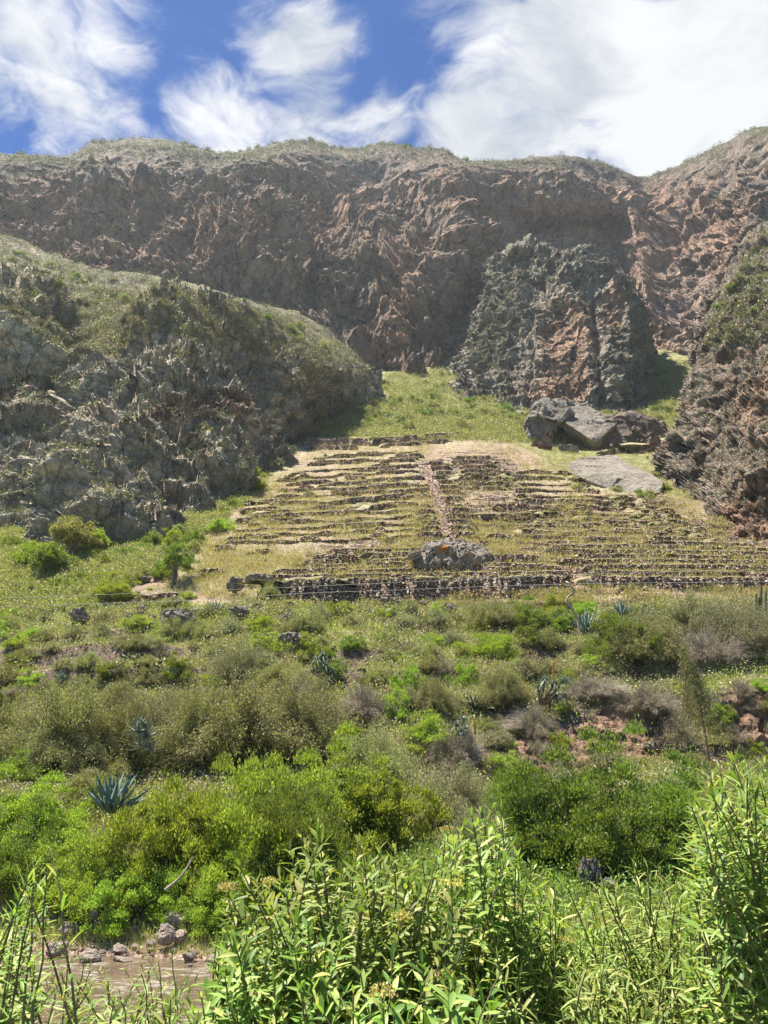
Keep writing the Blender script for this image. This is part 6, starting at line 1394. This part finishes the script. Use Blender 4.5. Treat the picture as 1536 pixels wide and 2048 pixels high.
pz = zp[(y_//BIN).astype(int), (x_//BIN).astype(int)]+r.randn(len(x_), 3)*[.25, .2, .0]; chips(pz, .06+.14*r.rand(len(pz))**2, 'slope_rubble', 'brown stone rubble strewn between the terrace walls', 2)
x_, y_ = r.uniform(0, 520, 9000), 1885+r.randn(9000)*26; y_ = np.clip(y_, 1700, 2040)
pz = zp[(y_//BIN).astype(int), (x_//BIN).astype(int)]+r.randn(len(x_), 3)*[.03, .03, .0]; pz = pz[pz[:, 2] > -3.05]; chips(pz, .015+.05*r.rand(len(pz))**2, 'river_gravel', 'brown gravel along the river edge', 3)
r = np.random.RandomState(4); pp = []; ss = []
for edge, H in EDGES:
    L_ = np.linalg.norm(edge[-1]-edge[0]); n_ = int(L_*4.5); k_ = r.rand(n_)*(len(edge)-1); i_ = k_.astype(int); f_ = (k_-i_)[:, None]; i2 = np.minimum(i_+1, len(edge)-1)
    c_ = edge[i_]*(1-f_)+edge[i2]*f_; c_[:, 1] += r.rand(n_)*.7; keep_ = fbm(c_, 6, 2, off=4) > -.25; pp.append(c_[keep_])
pp = np.repeat(np.concatenate(pp), 3, 0); n_ = len(pp); pp += r.randn(n_, 3)*[.18, .12, .03]
V, Q = leafquads(pp, unit(r.randn(n_, 3)*.5+[0, -.45, .45]), r.randn(n_, 3)+[0, -.5, .8], .30*(.5+r.rand(n_)), .085, .05)
tag(mesh_obj('grass_fringe', V, Q, mat=M['straw'], smooth=False), 'pale dry grass hanging over the tops of the terrace walls', 'grass', kind='stuff')
print('cover', round(time.time()-T0, 1))

#@@FOREGROUND
# ------------------------------------------------------------------ foreground shrubs with lance shaped leaves
def lance(c, d, nrm, L, W, r):
    """folded, arching lance leaves: 10 vertices each"""
    d = unit(d); s = unit(np.cross(d, nrm)); up = np.cross(s, d); up = up*np.sign(up[:, 2:3]+1e-9)
    n = len(c); t = np.array([0, .22, .5, .78, 1.0]); w_ = np.array([.12, .8, 1.0, .62, .03]); bend = r.uniform(-.02, .28, n)
    cen = c[:, None]+d[:, None]*(L[:, None]*t)[..., None]-np.array([0, 0, 1])*(bend[:, None]*L[:, None]*t**2)[..., None]
    hw = (W[:, None]*w_*.5)[..., None]; fold = .30
    A_ = cen-s[:, None]*hw+up[:, None]*hw*fold; B_ = cen+s[:, None]*hw+up[:, None]*hw*fold
    V = np.stack([A_, cen, B_], 2).reshape(n, 15, 3)
    i = (np.arange(n)*15)[:, None, None]+np.arange(15).reshape(5, 3)[None]
    q1 = np.stack([i[:, :-1, 0], i[:, :-1, 1], i[:, 1:, 1], i[:, 1:, 0]], -1); q2 = np.stack([i[:, :-1, 1], i[:, :-1, 2], i[:, 1:, 2], i[:, 1:, 1]], -1)
    return V.reshape(-1, 3), np.concatenate([q1.reshape(-1, 4), q2.reshape(-1, 4)])
def gz(x, y):
    g = SURF[0][1]; k = int(np.argmin((g[..., 0]-x)**2+(g[..., 1]-y)**2)); return g.reshape(-1, 3)[k][2]
def willow(label, D, pxc, wpx, top, nshoot, seed, Ll=0.122, Wl=0.028, per=22, mat='lf_willow', flowers=0, thin=False, low=0.25, name='leafy_shrub', stemm='twig', spreadD=0.8, lenf=0.55):
    """shrub standing at forward distance D; tips reach between rows top(x)"""
    r = np.random.RandomState(seed); bx = P(pxc, 1700, D); gx_, gy_ = bx[0], D; z0 = gz(gx_, gy_)
    e = empty(name, (gx_, gy_, z0), label, 'shrub'); base = np.array([gx_, gy_, z0])
    px = pxc+(r.rand(nshoot)-.5)*wpx; tops = np.array([top(x) for x in px])
    Dd = D+(r.rand(nshoot)-.5)*2*spreadD; bottom = project(base)[1]
    f = r.rand(nshoot)**1.15*(1-low); 
    py = tops+f*(min(bottom, 2250)-tops)
    tip = np.array([P(a, b, c) for a, b, c in zip(px, py, Dd)])-base; tip[:, 2] = np.maximum(tip[:, 2], .15)
    k0 = max(4, nshoot//9); root = np.stack([r.randn(k0)*.18, r.randn(k0)*.18, np.full(k0, -.1)], 1)[r.randint(k0, size=nshoot)]
    mid = root*.4+tip*.5; mid[:, 2] -= tip[:, 2]*.05*r.rand(nshoot); mid[:, :2] = root[:, :2]*.45+tip[:, :2]*.42+r.randn(nshoot, 2)*.20
    path = curve3(root, mid, tip, 12); path[:, 3:-1] += r.randn(nshoot, 8, 3)*.006
    V, Q = tubes(path, .010 if thin else .013, .003, 5); mesh_obj('stems', V, Q, mat=M[stemm], parent=e)
    # leaves spiral up the last part of each shoot, crowding at the tip
    n = nshoot*per; k = np.repeat(np.arange(nshoot), per); q = np.tile(np.arange(per), nshoot)/(per-1)
    ln = np.linalg.norm(path[:, -1]-path[:, 0], axis=1); seglen = np.minimum(lenf*(.7+.6*r.rand(nshoot)), ln*.8)
    t = 1-(1-q**0.75)*np.clip(seglen/ln, 0, .9)[k]; fi = t*11; i0 = np.minimum(fi.astype(int), 10); ff = (fi-i0)[:, None]
    c = path[k, i0]*(1-ff)+path[k, i0+1]*ff; tg = unit(path[k, i0+1]-path[k, i0])
    az = np.tile(np.arange(per), nshoot)*2.39996+np.repeat(r.rand(nshoot)*6.28, per); a = unit(np.cross(tg, [0.2, .1, .97])+1e-6); b = np.cross(tg, a)
    rad = a*np.cos(az)[:, None]+b*np.sin(az)[:, None]; open_ = np.radians(84-52*q**2+r.randn(n)*14)[:, None]
    d = tg*np.cos(open_)+rad*np.sin(open_); nrm = unit(tg+np.array([0, 0, .5])+r.randn(n, 3)*.2)
    L = Ll*(1-.45*q**3)*(.7+.5*r.rand(n)); V, Q = lance(c, d, nrm, L, L*(Wl/Ll)*(.85+.3*r.rand(n)), r)
    mesh_obj('leaves', V, Q, mat=M[mat], parent=e, smooth=True)
    for j in range(flowers):
        kk = r.randint(nshoot); c0 = path[kk, -1]+np.array([0, 0, .02]); m_ = 170; rr = r.rand(m_)**.5*.05; aa = r.rand(m_)*6.28
        c = c0+np.stack([np.cos(aa)*rr, np.sin(aa)*rr, r.rand(m_)*.03-rr*.3], 1); V, Q = leafquads(c, unit(r.randn(m_, 3)+[0, 0, 1]), r.randn(m_, 3), .012, .009)
        mesh_obj('flower_cluster', V, Q, mat=M['flower'], parent=e, smooth=False)
    return e
def topf(*pts):
    xs = [p[0] for p in pts]; ys = [p[1] for p in pts]; return lambda x: np.interp(x, xs, ys)
willow('big bushy foreground shrub left of centre with pointed leaves', 4.6, 690, 500, topf((420, 1790), (480, 1720), (560, 1740), (600, 1650), (680, 1640), (800, 1700), (900, 1690), (960, 1720)), 270, 1, flowers=9)
willow('foreground shrub with silvery leaf backs and cream flowers right of centre', 5.2, 960, 260, topf((840, 1720), (920, 1640), (970, 1605), (1020, 1615), (1080, 1700), (1120, 1760)), 150, 2, flowers=8)
willow('tall leafy shrub filling the right edge', 4.2, 1500, 260, topf((1360, 1640), (1400, 1560), (1440, 1505), (1500, 1530), (1560, 1500), (1640, 1540)), 250, 3, Ll=.13, Wl=.020, per=26, low=.12)
willow('lower leafy shrub in front of the dense green bush at right', 5.4, 1290, 220, topf((1160, 1800), (1220, 1740), (1280, 1715), (1340, 1730), (1420, 1790)), 120, 4, Wl=.016)
willow('thin single-stemmed plant rising at the left edge', 3.6, 60, 90, topf((0, 1780), (60, 1720), (100, 1660), (130, 1800)), 9, 5, thin=True, per=30, lenf=.8, Wl=.014, low=.75, name='tall_weed', spreadD=.2)
willow('short leafy plant at the left edge behind the thin stemmed one', 5.0, 10, 130, topf((-80, 1790), (10, 1780), (60, 1830)), 36, 6, name='leafy_shrub')
willow('slight leafy sapling at the water in the lower left', 5.2, 145, 80, topf((100, 1900), (150, 1890), (190, 1950)), 22, 7, thin=True, low=.3, name='sapling', Wl=.014)
willow('airy little shrub growing out of the water edge at lower left', 6.4, 310, 130, topf((240, 1930), (310, 1890), (380, 1920)), 40, 8, thin=True, low=.35, name='sapling', Ll=.085, Wl=.012)
willow('low leafy plant at the bottom left of the centre shrub', 4.2, 400, 160, topf((300, 2010), (380, 1980), (470, 2000)), 46, 9, Wl=.018)
willow('low leafy plant at the bottom edge under the right shrubs', 4.4, 1240, 260, topf((1100, 1960), (1240, 1880), (1400, 1930)), 70, 10, Wl=.014, thin=True, low=.3)
willow('bright leafy shrub between the silvery one and the right-hand shrubs', 5.6, 1150, 220, topf((1030, 1790), (1120, 1740), (1200, 1800), (1260, 1830)), 110, 14, Wl=.02, flowers=3)
willow('sparse tall plant with bare stems at the bottom right of centre', 4.8, 1080, 240, topf((960, 1850), (1080, 1790), (1200, 1840)), 60, 11, Wl=.015, thin=True, low=.2, flowers=4)
willow('leafy plant filling the bottom edge at centre', 3.8, 800, 420, topf((590, 1960), (800, 1900), (1010, 1960)), 80, 12, flowers=3)
willow('bushy leafy plant below the left side of the centre shrub', 4.4, 560, 260, topf((430, 1880), (560, 1820), (700, 1880)), 120, 13)
willow('loose leafy sapling clump standing over the muddy water at lower left', 5.6, 240, 300, topf((80, 1960), (240, 1915), (400, 1950)), 46, 15, thin=True, low=.25, name='sapling', Ll=.10, Wl=.02)
def dryblades(n, px0, px1, py0, py1, L, label, name, mat, seed, W=.006):
    r = np.random.RandomState(seed); x = r.uniform(px0, px1, n); y = r.uniform(py0, py1, n)
    i = np.clip((x//BIN).astype(int), 0, NBX-1); j = np.clip((y//BIN).astype(int), 0, NBY-1); D = zb[j, i]; dd = np.stack([(x-768)/F, cp-(1024-y)/F*sp, sp+(1024-y)/F*cp], 1); p = dd*(D/dd[:, 1])[:, None]
    p = p[(D < 1e8) & (p[:, 2] > -2.98)]; n = len(p)
    d = unit(r.randn(n, 3)*.35+[0, 0, 1]); V, Q = leafquads(p, d, r.randn(n, 3), L*(.5+r.rand(n)), W, .06)
    tag(mesh_obj(name, V, Q, mat=M[mat], smooth=False), label, name.replace('_', ' '), kind='stuff')
dryblades(60000, 0, 1536, 1860, 2048, .13, 'thin green grass of the near river bank', 'bank_sedge', 'grass', 1)
dryblades(9000, 300, 1536, 1900, 2048, .2, 'dry straw blades of the near river bank', 'dry_sedge', 'straw', 2)
print('foreground', round(time.time()-T0, 1))

# ------------------------------------------------------------------ air
bm = bmesh.new(); bmesh.ops.create_cube(bm, size=1.0); me = bpy.data.meshes.new('haze'); bm.to_mesh(me); bm.free()
hz = bpy.data.objects.new('haze', me); COL.objects.link(hz); hz.scale = (2600, 2600, 490); hz.location = (0, 200, 237)
mh = bpy.data.materials.new('haze'); mh.use_nodes = True; nh = NT(mh.node_tree); mh.node_tree.nodes.clear()
ho = nh.node('ShaderNodeOutputMaterial'); hv = nh.node('ShaderNodeVolumePrincipled')
hv.inputs['Color'].default_value = (0.82, 0.90, 1.0, 1); hv.inputs['Density'].default_value = 0.00011; hv.inputs['Anisotropy'].default_value = 0.35
mh.node_tree.links.new(hv.outputs[0], ho.inputs['Volume']); me.materials.append(mh)
tag(hz, 'thin bluish air haze over the whole valley', kind='stuff')
